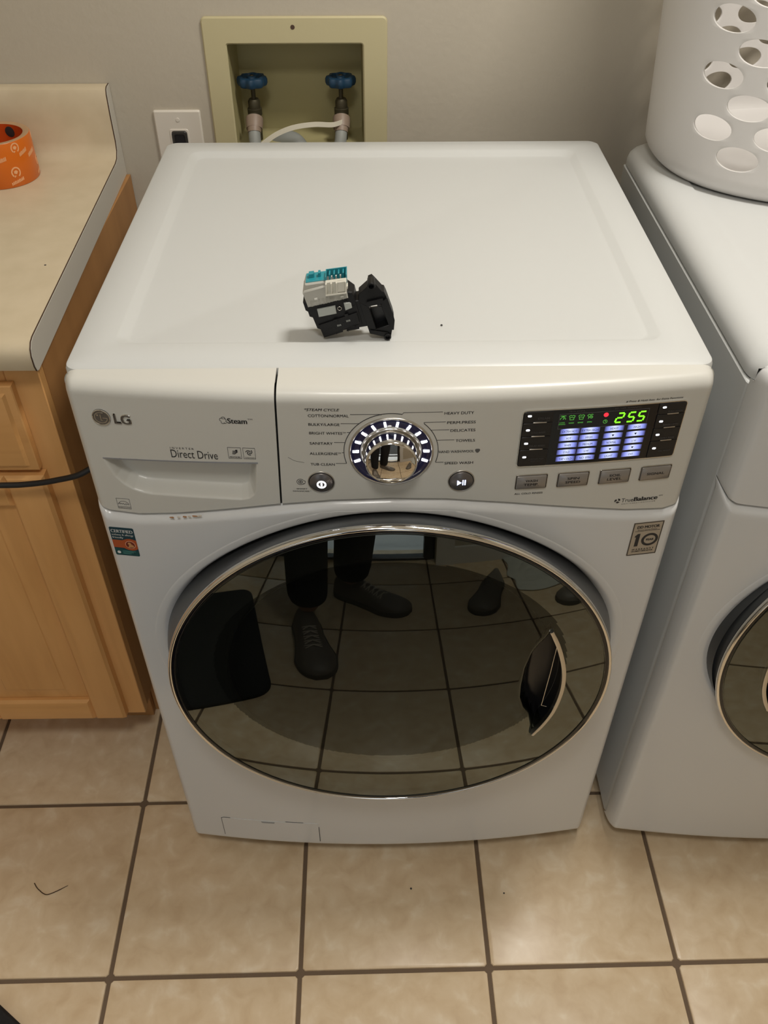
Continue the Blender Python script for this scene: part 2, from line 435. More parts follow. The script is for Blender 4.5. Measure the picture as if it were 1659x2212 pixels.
# ================================================================== washer and dryer
HW = .343                                                    # half width of both machines
def Ysurf(x): return -.020-.026*(1-min(1., abs(x/HW))**2)    # bowed front, seen from above
SEAM_X = [-.343, -.335, -.325, -.29, -.247, -.192, -.127, -.064, 0, .064, .134, .205, .273, .319, .335, .343]
SEAM_Z = [.818, .808, .803, .801, .806, .8153, .827, .835, .8378, .8355, .8264, .8143, .8026, .7985, .804, .815]
def seam_z(x): return interp(x, SEAM_X, SEAM_Z)
def corner(x, rx=.013, ry=.030):
    k = abs(x)-(HW-rx)
    return 0. if k <= 0 else ry*(1-math.sqrt(max(0., 1-(k/rx)**2)))
DZ, DR = .559, .280                                          # door centre height and radius
def dish_r0(ang):
    c = abs(math.cos(ang)); return .2635+.038*c**4 if math.sin(ang) > 0 else .2635+.038*c**6
def xcols(n, x0, x1):
    """columns, denser where the corners curl"""
    c = [x0+(x1-x0)*i/n for i in range(n+1)]
    for s in (-1, 1):
        for k in (.0002, .0006, .0012, .002, .003, .0045, .006, .008, .0105, .013):
            x = s*(HW-k)
            if x0 < x < x1: c.append(x)
    return sorted(set(round(x, 6) for x in c))

def sheet(cols, rows_fn, name, m, parent, smooth=40., hole=False):
    mb = MB(); nr = None; V = []
    for x in cols:
        c = rows_fn(x); nr = len(c); V += list(c)
    F = []
    def inside(p):
        dx, dz = p[0], p[2]-DZ; return p[1] < 0 and math.hypot(dx, dz) < dish_r0(math.atan2(dz, dx))+.0012
    for i in range(len(cols)-1):
        for j in range(nr-1):
            q = (i*nr+j, (i+1)*nr+j, (i+1)*nr+j+1, i*nr+j+1)
            if hole and j < nr-8 and any(inside(V[k]) for k in q): continue
            F.append(q)
    mb.add(V, F)
    if hole:      # the rounded lip and the well the door sits in
        na = 300; L = []
        for t, d in ((.0110, .0004), (.0100, -.0002), (.0075, -.00035), (.004, -.0004), (.0015, -.0003), (0, .0002), (-.18, .0022), (-.36, .0062), (-.55, .0120), (-.72, .0185), (-.86, .0250), (-1., .034), (-1.5, .036), (-3., .036)):
            row = []
            for k in range(na):
                a = 2*PI*k/na; r0 = dish_r0(a); c = abs(math.cos(a)); wid = .010+.020*c**8; r = r0+(t if t > 0 else t*wid)
                x, z = r*math.cos(a), DZ+r*math.sin(a); z = min(z, seam_z(x)-.0122); row.append((x, Yfront(x, z)+d, z))
            L.append(row)
        mb.loft(L, False, False)
    return mb.build(name, m, parent, smooth)

def front_rows(x, nf):
    zs = seam_z(x); y = Ysurf(x)+corner(x); out = [(x, .012, .036)]
    for k in range(6):                                   # rolled lower edge
        a = PI/2*k/5; out.append((x, min(.012, y-.004+.014*(1-math.sin(a))), .034+.014*(1-math.cos(a))))
    zt = zs-.012
    for k in range(1, nf):
        z = .048+(zt-.048)*k/(nf-1); out.append((x, y-.004, z))
    for k in range(1, 7):                                # rolled ledge under the console
        a = PI/2*k/6; out.append((x, y-.004+.016*(1-math.cos(a)), zt+.012*math.sin(a)))
    out.append((x, y+.03, zs)); return out

def Yfront(x, z): return Ysurf(x)+corner(x)-.004
HANDLE = [(-.3157, .8833), (-.3125, .8715), (-.3071, .8570), (-.2990, .8465), (-.2892, .8396), (-.2790, .8362), (-.2689, .8346), (-.20, .8340), (-.165, .8338), (-.1560, .8365), (-.1500, .8420), (-.1475, .8498), (-.1440, .8884)]
def in_poly(x, z, P):
    c = False
    for i in range(len(P)):
        (x1, z1), (x2, z2) = P[i-1], P[i]
        if (z1 > z) != (z2 > z) and x < (x2-x1)*(z-z1)/(z2-z1)+x1: c = not c
    return c
def dist_low(x, z, P):
    """distance to the open (lower) outline"""
    d = 9.
    for i in range(1, len(P)):
        a, b = Vector(P[i-1]), Vector(P[i]); p = Vector((x, z)); ab = b-a
        t = max(0., min(1., (p-a).dot(ab)/ab.length_squared)); d = min(d, (p-a-ab*t).length)
    return d
def pocket(x, z):
    if not (-.318 < x < -.143 and .832 < z < .890): return 0.
    if not in_poly(x, z, HANDLE): return 0.
    d = dist_low(x, z, HANDLE); return .0185*smooth01(d/.0095)**.85
def console_rows(x, nf, pk=False):
    zs = seam_z(x)+.0012; yb = Ysurf(x); y = yb+corner(x); out = [(x, y+.028, zs)]
    out.append((x, y+.003, zs)); r = .015
    kk = abs(x)-(HW-.016); dz = 0. if kk <= 0 else .016-math.sqrt(max(0., .016**2-kk**2))
    zt = .9815-r
    for k in range(nf):
        z = zs+.0015+(zt-zs-.0015)*k/(nf-1); out.append((x, y+(pocket(x, z) if pk else 0.), z-dz*smooth01((z-.93)/.03)*.5))
    for k in range(1, 9):
        a = PI/2*k/8; out.append((x, min(.0, y+r*(1-math.cos(a))), zt+r*math.sin(a)-dz*(.5+.5*k/8)))
    y1 = out[-1][1]
    for k in (.35, .8, 1.): out.append((x, y1+(-.0005-y1)*k, .9815+.0012*k-dz))
    out.append((x, .002, .974-dz)); return out

def split_x(z): return -.1178-(.985-z)*.034
def warp_cols(o, cols_map): pass

PM = lambda u, v, w: (u, Ysurf(u)-w, v)                      # console space: across, up, out

def lid_washer(parent):
    mb = MB(); L = []
    for ins, z, r in ((.0015, .950, .012), (0, .956, .013), (0, .977, .014), (.0012, .9810, .014), (.0045, .983, .014), (.043, .983, .016), (.0455, .9822, .016), (.0535, .9764, .016), (.0565, .9757, .016)):
        L.append([(x, y, z) for x, y in rrect(-HW+ins, HW-ins, .0008+(ins if ins < .04 else ins+.004), .652-(ins if ins < .04 else ins-.004), r, 6)])
    mb.loft(L, False, True); return mb.build('lid', M_enamel, parent, 30)
def lid_dryer(parent):
    mb = MB(); L = []
    for ins, z, r in ((.004, .9505, .028), (.0015, .953, .030), (.0015, .962, .030), (.0035, .970, .03), (.008, .977, .03), (.015, .9825, .03), (.025, .9858, .03), (.035, .987, .02), (.052, .9875, .012), (.0525, .9868, .012), (.054, .9853, .012)):
        L.append([(x, y, z) for x, y in rrect(-HW+ins, HW-ins, .0008+min(ins, .012)+(.02 if ins > .04 else 0), .656-ins, r, 6)])
    mb.loft(L, False, True); return mb.build('lid', M_enamel_dry, parent, 30)

def cabinet(parent, m, ledge=False):
    mb = MB(); top = .950
    L = [[(x, y, z) for x, y in rrect(-HW+i, HW-i, .0115, .640-i, .006, 3)] for z, i in ((.030, .004), (.036, 0), (top-.0012, 0), (top, .0012), (top, .03))]
    mb.loft(L, True, True); o = mb.build('cabinet', m, parent, 30)
    for sx in (-1, 1):
        for y in (.04, .59):
            f = MB(); f.lathe([(0, .030), (.014, .030), (.014, .016), (.022, .012), (.022, 0), (0, 0)], (sx*.29, y, 0), n=20); f.build('foot', M_black, parent)
    return o

def glass_pt(u, v, w=0.):
    sag = .019; R = (DR**2+sag**2)/(2*sag); d = R-math.sqrt(R*R-min(u*u+v*v, .285**2))
    return (u, -.095-sag+d-w, DZ+v)
BAR = [(.1932, .1142), (.2037, .0898), (.2125, .0627), (.2185, .0364), (.2213, .0074), (.22, -.0226), (.215, -.0537), (.2059, -.0803), (.1947, -.1032)]
LEFTB = [(.1955, .1100), (.1900, .1000), (.1848, .0930), (.1772, .0761), (.1716, .0475), (.1704, .0100), (.1719, -.0152), (.1789, -.0392), (.1875, -.0550), (.1935, -.0800), (.1945, -.1000)]
def handle_depth(u, v):
    if not (-.102 < v < .113 and .15 < u < .225): return 0.
    vb = [p[1] for p in BAR][::-1]; ub = [p[0] for p in BAR][::-1]; vl = [p[1] for p in LEFTB][::-1]; ul = [p[0] for p in LEFTB][::-1]
    a, b = interp(v, vl, ul), interp(v, vb, ub)
    if u > b: return 0.
    d = u-a+.006
    return .028*smooth01(d/.016) if d > 0 else 0.

def door(parent, mirror=1, dy=0., dx=0.):
    e = bpy.data.objects.new('door', None); COL.objects.link(e); e.parent = parent; e.location = (dx, dy, 0)
    C = (0, -.095, DZ)
    mb = MB(); L = []
    for w, q in ((.006, 0), (.010, .02), (.016, .10), (.023, .24), (.031, .45), (.040, .70), (.050, .92), (.062, 1.06), (.078, 1.2)):
        L.append([(lambda r, a: (r*math.cos(a), C[1]+w-.35*dy*(q > .4), DZ+r*math.sin(a)))(.2783+q*(dish_r0(2*PI*k/160)-.0075-.2783), 2*PI*k/160) for k in range(160)])
    mb.loft(L, False, False)
    mb.build('door_rim', M_rim, e, 40)
    mb = MB(); mb.lathe([(.2775, .0085), (.2805, .0080), (.2825, .0055), (.2832, .0025), (.2826, -.0005), (.2812, -.0022), (.2796, -.0024), (.2785, -.0010), (.2780, .003)], C, 'y', 160)
    mb.build('chrome_ring', M_chrome, e, 60)
    mb = MB(); mb.lathe([(.2784, .002), (.2784, -.0008), (.2770, -.0015), (.2735, -.0005)], C, 'y', 160); mb.build('seal_line', M_gloss_black, e, 60)
    # glass with the finger pocket pressed into it
    mb = MB(); nr, na = 130, 360; V, F, MI = [glass_pt(0, 0)], [], []
    for i in range(1, nr+1):
        r = .2772*i/nr
        for k in range(na):
            a = 2*PI*k/na; u, v = r*math.cos(a), r*math.sin(a); V.append(glass_pt(u, v, -handle_depth(mirror*u, v)))
    for k in range(na): F.append((0, 1+k, 1+(k+1) % na)); MI.append(0)
    for i in range(nr-1):
        for k in range(na):
            q = (1+i*na+k, 1+i*na+(k+1) % na, 1+(i+1)*na+(k+1) % na, 1+(i+1)*na+k); F.append(q)
            x = sum(V[j][0] for j in q)/4; z = sum(V[j][2] for j in q)/4-DZ
            MI.append(1 if handle_depth(mirror*x, z) > .016 else (2 if (x/.219)**2+((z-.047)/.188)**2 > 1 else 0))
    mb.v = V; mb.f = F; mb.mi = MI; mb.build('glass', [M_glass, M_black, M_glass_band], e, 80)
    # what shows dimly behind it
    mb = MB(); mb.lathe([(.2735, -.002), (.2725, .010), (.212, .022), (.210, .024)], C, 'y', 120); mb.lathe([(.2125, .0215), (.2118, .0205), (.2108, .0215)], C, 'y', 120)
    mb.build('inner_bezel', M_inner_bezel, e, 40)
    mb = MB(); mb.lathe([(.211, .023), (.20, .045), (.15, .06), (0, .066)], C, 'y', 90); mb.build('porthole', M_inner_hole, e, 60)
    # handle: bright bar along the right of the pocket, thin lip inside
    mb = MB(); P = [Vector(p).to_3d() for p in spline([(u, v, 0) for u, v in BAR], 6)]
    L = []
    for i, p in enumerate(P):
        t = (P[min(i+1, len(P)-1)]-P[max(0, i-1)]).normalized(); n = Vector((-t.y, t.x, 0))
        wd = .0026 if 2 < i < len(P)-3 else .0023
        a, b = p+n*wd, p-n*wd
        L.append([glass_pt(mirror*a.x, a.y, -.006), glass_pt(mirror*a.x, a.y, .0016), glass_pt(mirror*(a.x*.7+b.x*.3), a.y*.7+b.y*.3, .0026), glass_pt(mirror*(a.x*.3+b.x*.7), a.y*.3+b.y*.7, .0026), glass_pt(mirror*b.x, b.y, .0016), glass_pt(mirror*b.x, b.y, -.006)])
    mb.loft(L); mb.build('handle_bar', M_satin, e, 50)
    mb = MB(); mb.tube([glass_pt(mirror*.2068, .0786, -.010), glass_pt(mirror*.2045, .02, -.010), glass_pt(mirror*.2017, -.0482, -.010), glass_pt(mirror*.2085, -.0504, -.009)], .0006, 6); mb.build('handle_lip', M_chrome, e)
    return e

def machine_front(parent, drawer):
    cols = xcols(230, -HW, HW)
    m = M_body
    o = sheet(cols, lambda x: front_rows(x, 250 if drawer else 200), 'front_panel', m, parent, 45, True)
    return o

def washer():
    t = thing('washing_machine', 'white front-loading washing machine with dark round door and lit green display', 'washing machine', (0, 0, 0))
    cabinet(t, M_enamel); lid_washer(t); fp = machine_front(t, True)
    # console: drawer front on the left, control panel on the right, a narrow dark gap between
    def strip(name, x0f, x1f, n, nf, pk):
        base = [i/n for i in range(n+1)]
        V, F = [], []; cols = []
        for s in base:
            rows = []
            xa, xb = x0f(.9), x1f(.9); x = xa+(xb-xa)*s
            rr = console_rows(x, nf, pk)
            sh_l = 1-s if x0f is not LX else 0.; sh_r = s if x1f is not RX else 0.
            for p in rr:
                d = (split_x(p[2])-split_x(.9))*(sh_l if x0f is not LX else sh_r)
                rows.append((p[0]+d, p[1], p[2]))
            cols.append(rows)
        return cols
    LX = lambda z: -HW
    RX = lambda z: HW
    def mk(name, x0, x1, nf, n, pk, side):
        cols = xcols(n, x0, x1); mb = MB(); V = []; nr = 0
        for x in cols:
            s = (x-x0)/(x1-x0); s = s if side < 0 else 1-s
            rr = console_rows(x, nf, pk); nr = len(rr)
            for p in rr: V.append((p[0]+(split_x(p[2])-split_x(.9))*s, p[1], p[2]))
        # turned-in edge along the gap
        F = [(i*nr+j, (i+1)*nr+j, (i+1)*nr+j+1, i*nr+j+1) for i in range(len(cols)-1) for j in range(nr-1)]
        edge = (len(cols)-1 if side < 0 else 0)*nr
        nb = len(V); V += [(V[edge+j][0]+side*.0004, V[edge+j][1]+.012, V[edge+j][2]-(.006 if j > nr-6 else 0)) for j in range(nr)]
        F += [(edge+j, edge+j+1, nb+j+1, nb+j) for j in range(nr-1)]
        mb.add(V, F); return mb.build(name, M_console, t, 45)
    xs = split_x(.9)
    dr = mk('detergent_drawer', -HW, xs-.0011, 170, 240, True, -1)
    cp = mk('control_panel', xs+.0011, HW, 60, 150, False, 1)
    g = MB(); g.loft([[(xs-.006+(split_x(z)-xs), Ysurf(-.12)+.0055, z), (xs+.006+(split_x(z)-xs), Ysurf(-.12)+.0055, z)] for z in (.826, .90, .967)] + [[(xs-.006+.0025, -.001, .9745), (xs+.006+.0025, -.001, .9745)]], False, False, False); g.build('panel_gap', M_gap, cp)
    b = MB(); b.add([(-HW+.004, .0075, .80), (HW-.004, .0075, .80), (HW-.004, .0075, .972), (-HW+.004, .0075, .972)], [(0, 1, 2, 3)]); b.build('console_backing', M_gap, cp)
    # handle pocket of the drawer: grey trim strip under its top edge
    mb = MB(PM); L = []
    for k in range(13):
        x = -.3160+.1722*k/12; zt = .8833+(x+.3157)*.0297+.0008; L.append([(x, zt, -.0012), (x, zt, .0005), (x, zt-.0014, .0006), (x+(.0012 if k == 0 else 0), zt-.0022, -.003), (x+(.0022 if k == 0 else -.0004 if k == 12 else 0), zt-.0065, -.0180)])
    mb.loft(L, False, False, False)
    mb.build('handle_trim', mat('grey_trim_strip', (.34, .35, .38), .3, metal=.5), dr, 20)
    drawer_print(dr); console_print(cp); dial(t); round_buttons(t); display(t); push_buttons(t); stickers(fp); filter_cover(t)
    door(t)
    # chipped paint on the ledge under the drawer
    mb = MB(lambda u, v, w: (u, Ysurf(u)-w, v)); 
    rnd = random.Random(3)
    for k in range(6):
        u = -.250+.0062*k+rnd.uniform(-.002, .002); z = seam_z(u); l = rnd.uniform(.0015, .0035)
        mb.slab([(u+l*math.cos(a)*rnd.uniform(.7, 1.2), z-.0010+rnd.uniform(.0003, .0008)*math.sin(a)) for a in [2*PI*i/9 for i in range(9)]], .0034, .0048, mi=k % 2)
    mb.build('paint_chips', [M_rust, mat('bare_primer', (.62, .56, .48), .7)], fp)
    return t

def console_text(parent, name, items, m, **kw):
    for it in items:            # every printed word group is a part of its own
        mb = MB(PM); body, x0, x1, z0, z1 = it[:5]; k = dict(kw); k.update(it[5] if len(it) > 5 else {})
        put_text(mb, body, x0, x1, z0, z1, **k); mb.build(name, m, parent, 0)

def drawer_print(p):
    mb = MB(PM); c = (-.3050, .9400)
    mb.slab(circ(*c, .0098, 40), 0, .0016, .0005, 0)
    mb.frame(circ(*c, .0098, 40), circ(*c, .0089, 40), .0010, .0021, .0002, 1)
    mb.stroke(circ(*c, .0067, 30, 62, 358), .0008, .0014, .0020, mi=1)                # ring of the face mark
    mb.stroke([(c[0]+.0067, c[1]-.0002), (c[0]+.0018, c[1]-.0002)], .0008, .0014, .0020, mi=1)
    mb.stroke([(c[0]-.0002, c[1]+.0040), (c[0]-.0002, c[1]-.0034), (c[0]+.0016, c[1]-.0034)], .0008, .0014, .0020, mi=1)
    mb.slab(circ(c[0]-.0034, c[1]+.0030, .0010, 14), .0014, .0020, mi=1)
    mb.build('round_emblem', [M_badge, M_chrome], p, 40)
    mb = MB(PM); put_text(mb, 'LG', -.2915, -.2733, .9332, .9450, w=.0016, bold=.035, depth=.0018, mi=0)
    put_text(mb, 'LG', -.2919, -.2729, .9328, .9454, w=.0008, bold=.05, depth=.001, mi=1)
    mb.build('logo_letters', [M_badge, M_chrome, M_chrome], p, 0)
    console_text(p, 'lettering', [('Steam', -.1705, -.1497, .9405, .9472, dict(bold=.03)), ('TM', -.1492, -.1440, .9457, .9474)], M_ink)
    mb = MB(PM)
    for cx, cz, r, a0, a1 in ((-.1765, .9450, .0020, 20, 240), (-.1745, .9465, .0020, 0, 170), (-.1733, .9445, .0018, -60, 110), (-.1752, .9420, .0020, 150, 330), (-.1728, .9418, .0015, 200, 420)):
        mb.stroke(circ(cx, cz, r, 12, a0, a1), .0004, 0, .0003)
    mb.build('steam_icon', M_ink, p)
    console_text(p, 'lettering', [('I N V E R T E R', -.2374, -.2115, .9030, .9055), ('Direct Drive', -.2376, -.1866, .8912, .9020)], M_ink)
    mb = MB(PM)
    for x0, x1 in ((-.1747, -.1607), (-.1583, -.1455)):
        mb.stroke([(x0, .8938), (x1, .8938), (x1, .9085), (x0, .9085)], .0003, 0, .0003, True)
    c = (-.1675, .9025)
    for k in range(3): mb.stroke([(c[0]-.0028+.0003*k, c[1]-.0022+.0018*k), (c[0]-.0002, c[1]-.0026+.0018*k), (c[0]+.0028, c[1]+.0014*k), (c[0]+.0012, c[1]+.0028)], .0008, 0, .0003)
    c = (-.1518, .9025)
    for k in range(3): mb.stroke([(c[0]+(.0008+.0030*q/8)*math.cos(2.1*k+q*.38), c[1]+(.0008+.0030*q/8)*math.sin(2.1*k+q*.38)) for q in range(9)], .0008, 0, .0003)
    mb.build('feature_icons', M_ink, p)
    console_text(p, 'lettering', [('MOTION', -.1735, -.1622, .8947, .8966, dict(bold=.03)), ('TURBOWASH', -.1574, -.1464, .8947, .8962)], M_ink)
    mb = MB(PM); x0, x1, z0, z1 = -.3137, -.2985, .8095, .8246
    mb.stroke([(x0, z0), (x1, z0), (x1, z1), (x0, z1)], .0004, 0, .0003, True); mb.stroke([(x0, z0+.0028), (x1, z0+.0028)], .0003, 0, .0003)
    mb.stroke(circ(-.3060, .8150, .0062, 20, 15, 178, .0058), .0004, 0, .0003)
    mb.stroke([(-.3128, .8165), (-.3105, .8178), (-.3100, .8160), (-.3085, .8172), (-.3075, .8160), (-.3062, .8172), (-.3050, .8152), (-.3030, .8182), (-.3035, .8150), (-.3018, .8168), (-.3000, .8155)], .0005, 0, .0003)
    mb.build('efficiency_mark', M_grey_ink, p)
    console_text(p, 'lettering', [('ENERGY STAR', -.3130, -.2992, .8102, .8116)], M_grey_ink)

ARC_R, DC = .0502, (0, .9058)
def console_print(p):
    L = [('COTTON/NORMAL', -.0859, -.0439, .9531), ('BULKY/LARGE', -.0861, -.0536, .9419), ('BRIGHT WHITES', -.0858, -.0512, .9306), ('SANITARY', -.0861, -.0616, .9171), ('ALLERGIENE', -.0869, -.0570, .9033), ('TUB CLEAN', -.0867, -.0606, .8886),
         ('HEAVY DUTY', .0547, .0853, .9553), ('PERM.PRESS', .0581, .0880, .9433), ('DELICATES', .0620, .0883, .9330), ('TOWELS', .0681, .0887, .9194), ('HAND WASH/WOOL', .0511, .0888, .9048), ('SPEED WASH', .0578, .0888, .8890)]
    console_text(p, 'lettering', [(b, x0, x1, z-.0017, z+.0017) for b, x0, x1, z in L] + [('*STEAM CYCLE', -.0892, -.0532, .9590, .9624, dict(shear=.25)), ('TM', -.0508, -.0476, .9307, .9323), ('TM', -.0566, -.0536, .9034, .9050)], M_ink, bold=.012)
    mb = MB(PM); c = DC; w = dict(w0=0, w1=.0003)
    mb.stroke(circ(*c, ARC_R, 60, 77, 198), .0007, **w); mb.stroke(circ(*c, ARC_R, 30, -17, 47), .0007, **w)
    lines = [[(-.0425, .9548), (-.0118, .9550), (-.0102, .9540)], [(-.0525, .9433), (-.0335, .9433)], [(-.0463, .9318), (-.0432, .9318)], [(-.0604, .9186), (-.0490, .9186)], [(-.0525, .9048), (-.0502, .9048)], [(-.0594, .8901), (-.0478, .8901)],
             [(.0530, .9571), (.0128, .9570), (.0112, .9548)], [(.0566, .9445), (.0340, .9440), (.0343, .9425)], [(.0607, .9341), (.0410, .9341)], [(.0668, .9205), (.0482, .9205)], [(.0500, .9058), (.0502, .9058), (.0508, .9058)], [(.0566, .8905), (.0480, .8905)]]
    for l in lines: mb.stroke(l, .0004, **w)
    mb.build('cycle_lines', M_ink, p)
    mb = MB(PM); mb.slab([(.0925+.0026*math.cos(a)*(1+.12*math.cos(3*a-PI/2)), .9052+.0026*math.sin(a)*(1+.12*math.cos(3*a-PI/2))) for a in [2*PI*k/30 for k in range(30)]], 0, .0003)
    mb.build('wool_mark', M_grey_ink, p)
    console_text(p, 'lettering', [('SMART', -.1042, -.0922, .8524, .8540), ('DIAGNOSIS', -.1084, -.0903, .8489, .8506), ('TM', -.0898, -.0882, .8500, .8508)], M_ink, bold=.02)
    mb = MB(PM); mb.stroke(circ(-.0992, .8632, .0040, 24, 40, 330), .0005, 0, .0003); mb.stroke(circ(-.0992, .8632, .0022, 16), .0006, 0, .0003, True)
    mb.stroke([(-.0992, .8620), (-.0992, .8644)], .0006, 0, .0003); mb.stroke([(-.1004, .8632), (-.0980, .8632)], .0006, 0, .0003)
    mb.stroke([(-.0960, .8655), (-.0938, .8640), (-.0945, .8610), (-.0965, .8600)], .0005, 0, .0003)
    mb.build('diagnosis_icon', M_ink, p)
    console_text(p, 'lettering', [('ALL COLD RINSES', .1387, .1707, .8395, .8420)], M_ink, bold=.01)
    console_text(p, 'lettering', [('# Press & Hold 3sec. for Extra Functions', .2440, .3057, .9578, .9604, dict(shear=.25))], M_ink, bold=.012)
    console_text(p, 'lettering', [('True', .2655, .2795, .8165, .8222), ('Balance', .2800, .3085, .8165, .8226, dict(bold=.04)), ('TM', .3092, .3140, .8208, .8224), ('A N T I - V I B R A T I O N  S Y S T E M', .2665, .3065, .8130, .8145)], M_ink)
    mb = MB(PM); c = (.2607, .8192)
    for k in range(3):
        a = 2*PI*k/3
        mb.slab([(c[0]+r*math.cos(a+q), c[1]+r*math.sin(a+q)) for r, q in ((.0010, .3), (.0030, 0), (.0038, .7), (.0036, 1.5), (.0022, 1.3))], 0, .0003)
    mb.build('balance_icon', M_ink, p)
    mb = MB(PM); mb.stroke(spline([(-.1105, .8975, 0), (-.104, .893, 0), (-.098, .8915, 0), (-.0935, .8905, 0)], 5) and [(q[0], q[1]) for q in spline([(-.1105, .8975, 0), (-.104, .893, 0), (-.098, .8915, 0), (-.0935, .8905, 0)], 5)], .0003, 0, .0002)
    mb.build('scratch', M_grey_ink, p)

def dial(t):
    e = bpy.data.objects.new('cycle_dial', None); COL.objects.link(e); e.parent = t
    y0 = Ysurf(0); C = (0, y0, DC[1])
    mb = MB(); mb.lathe([(.0455, .0005), (.0452, -.0016), (.0443, -.0022), (.0432, -.0018), (.0428, -.0004)], C, 'y', 90); mb.build('outer_ring', M_satin, e, 60)
    mb = MB(); mb.lathe([(.0430, -.0010), (.0400, -.0016), (.0340, -.0006), (.0312, .0012)], C, 'y', 90); mb.build('light_ring', M_dialbowl, e, 60)
    mb = MB(); mb.lathe([(.0316, .0012), (.0312, -.0012), (.0303, -.0016), (.0295, -.0010), (.0290, .003)], C, 'y', 80); mb.build('inner_ring', M_satin, e, 60)
    for k in range(12):
        a = math.radians(90+19.3*(k-5.5)); ca, sa = math.cos(a), math.sin(a)
        mb = MB(); L = []
        for r, w in ((.0342, .0016), (.0348, .0026), (.0404, .0031), (.0410, .0022)):
            L.append([(r*ca-sa*q*.00125, y0-w*.8-.0002, DC[1]+r*sa+ca*q*.00125) for q in (-1, 1)] + [(r*ca-sa*q*.00125, y0+.001, DC[1]+r*sa+ca*q*.00125) for q in (1, -1)])
        mb.loft(L); mb.build('indicator_light', M_led, e, 0)
    mb = MB(); mb.lathe([(.0292, .002), (.0284, -.004), (.0278, -.012), (.0277, -.0180), (.0272, -.0200), (.0262, -.0208)], C, 'y', 80); mb.build('knob', M_chrome, e, 50)
    mb = MB(); mb.lathe([(.0262, -.0208), (.0257, -.0211), (.0250, -.0203), (.0240, -.0205), (.0200, -.0212), (.0150, -.0219), (.0100, -.0223), (.005, -.0226), (0, -.0227)], C, 'y', 80); mb.build('knob_face', mat('mirror_black_chrome', (.72, .68, .62), .03, metal=1.), e, 30)

def round_buttons(t):
    for name, cx, kind in (('power_button', -.0764, 0), ('start_button', .0774, 1)):
        c = (cx, .8636); mb = MB(PM)
        mb.slab(circ(*c, .0130, 48), -.001, .0026, .0010); o = mb.build(name, M_round_button, t, 50)
        mb = MB(PM); mb.frame(circ(*c, .0150, 48), circ(*c, .0137, 48), 0, .0012, .0004); mb.build('button_ring', M_satin, o, 50)
        mb = MB(PM); mb.frame(circ(*c, .0137, 48), circ(*c, .0129, 48), 0, .0003); mb.build('button_gap', M_gap, o)
        mb = MB(PM)
        if kind == 0:
            mb.stroke(circ(c[0]+.0003, c[1]-.0018, .0044, 30), .0017, .0026, .0029, True); mb.stroke([(c[0]+.0003, c[1]-.0040), (c[0]+.0003, c[1]+.0006)], .0017, .0026, .0029)
            mb.build('power_symbol', M_led, o)
        else:
            mb.slab([(c[0]-.0045, c[1]-.0045), (c[0]+.0003, c[1]-.0012), (c[0]-.0045, c[1]+.0025)], .0026, .0029)
            for q in (.0012, .0036): mb.slab([(c[0]+q, c[1]-.0043), (c[0]+q+.0013, c[1]-.0043), (c[0]+q+.0013, c[1]+.0028), (c[0]+q, c[1]+.0028)], .0026, .0029)
            mb.build('play_symbol', M_led_blue, o)

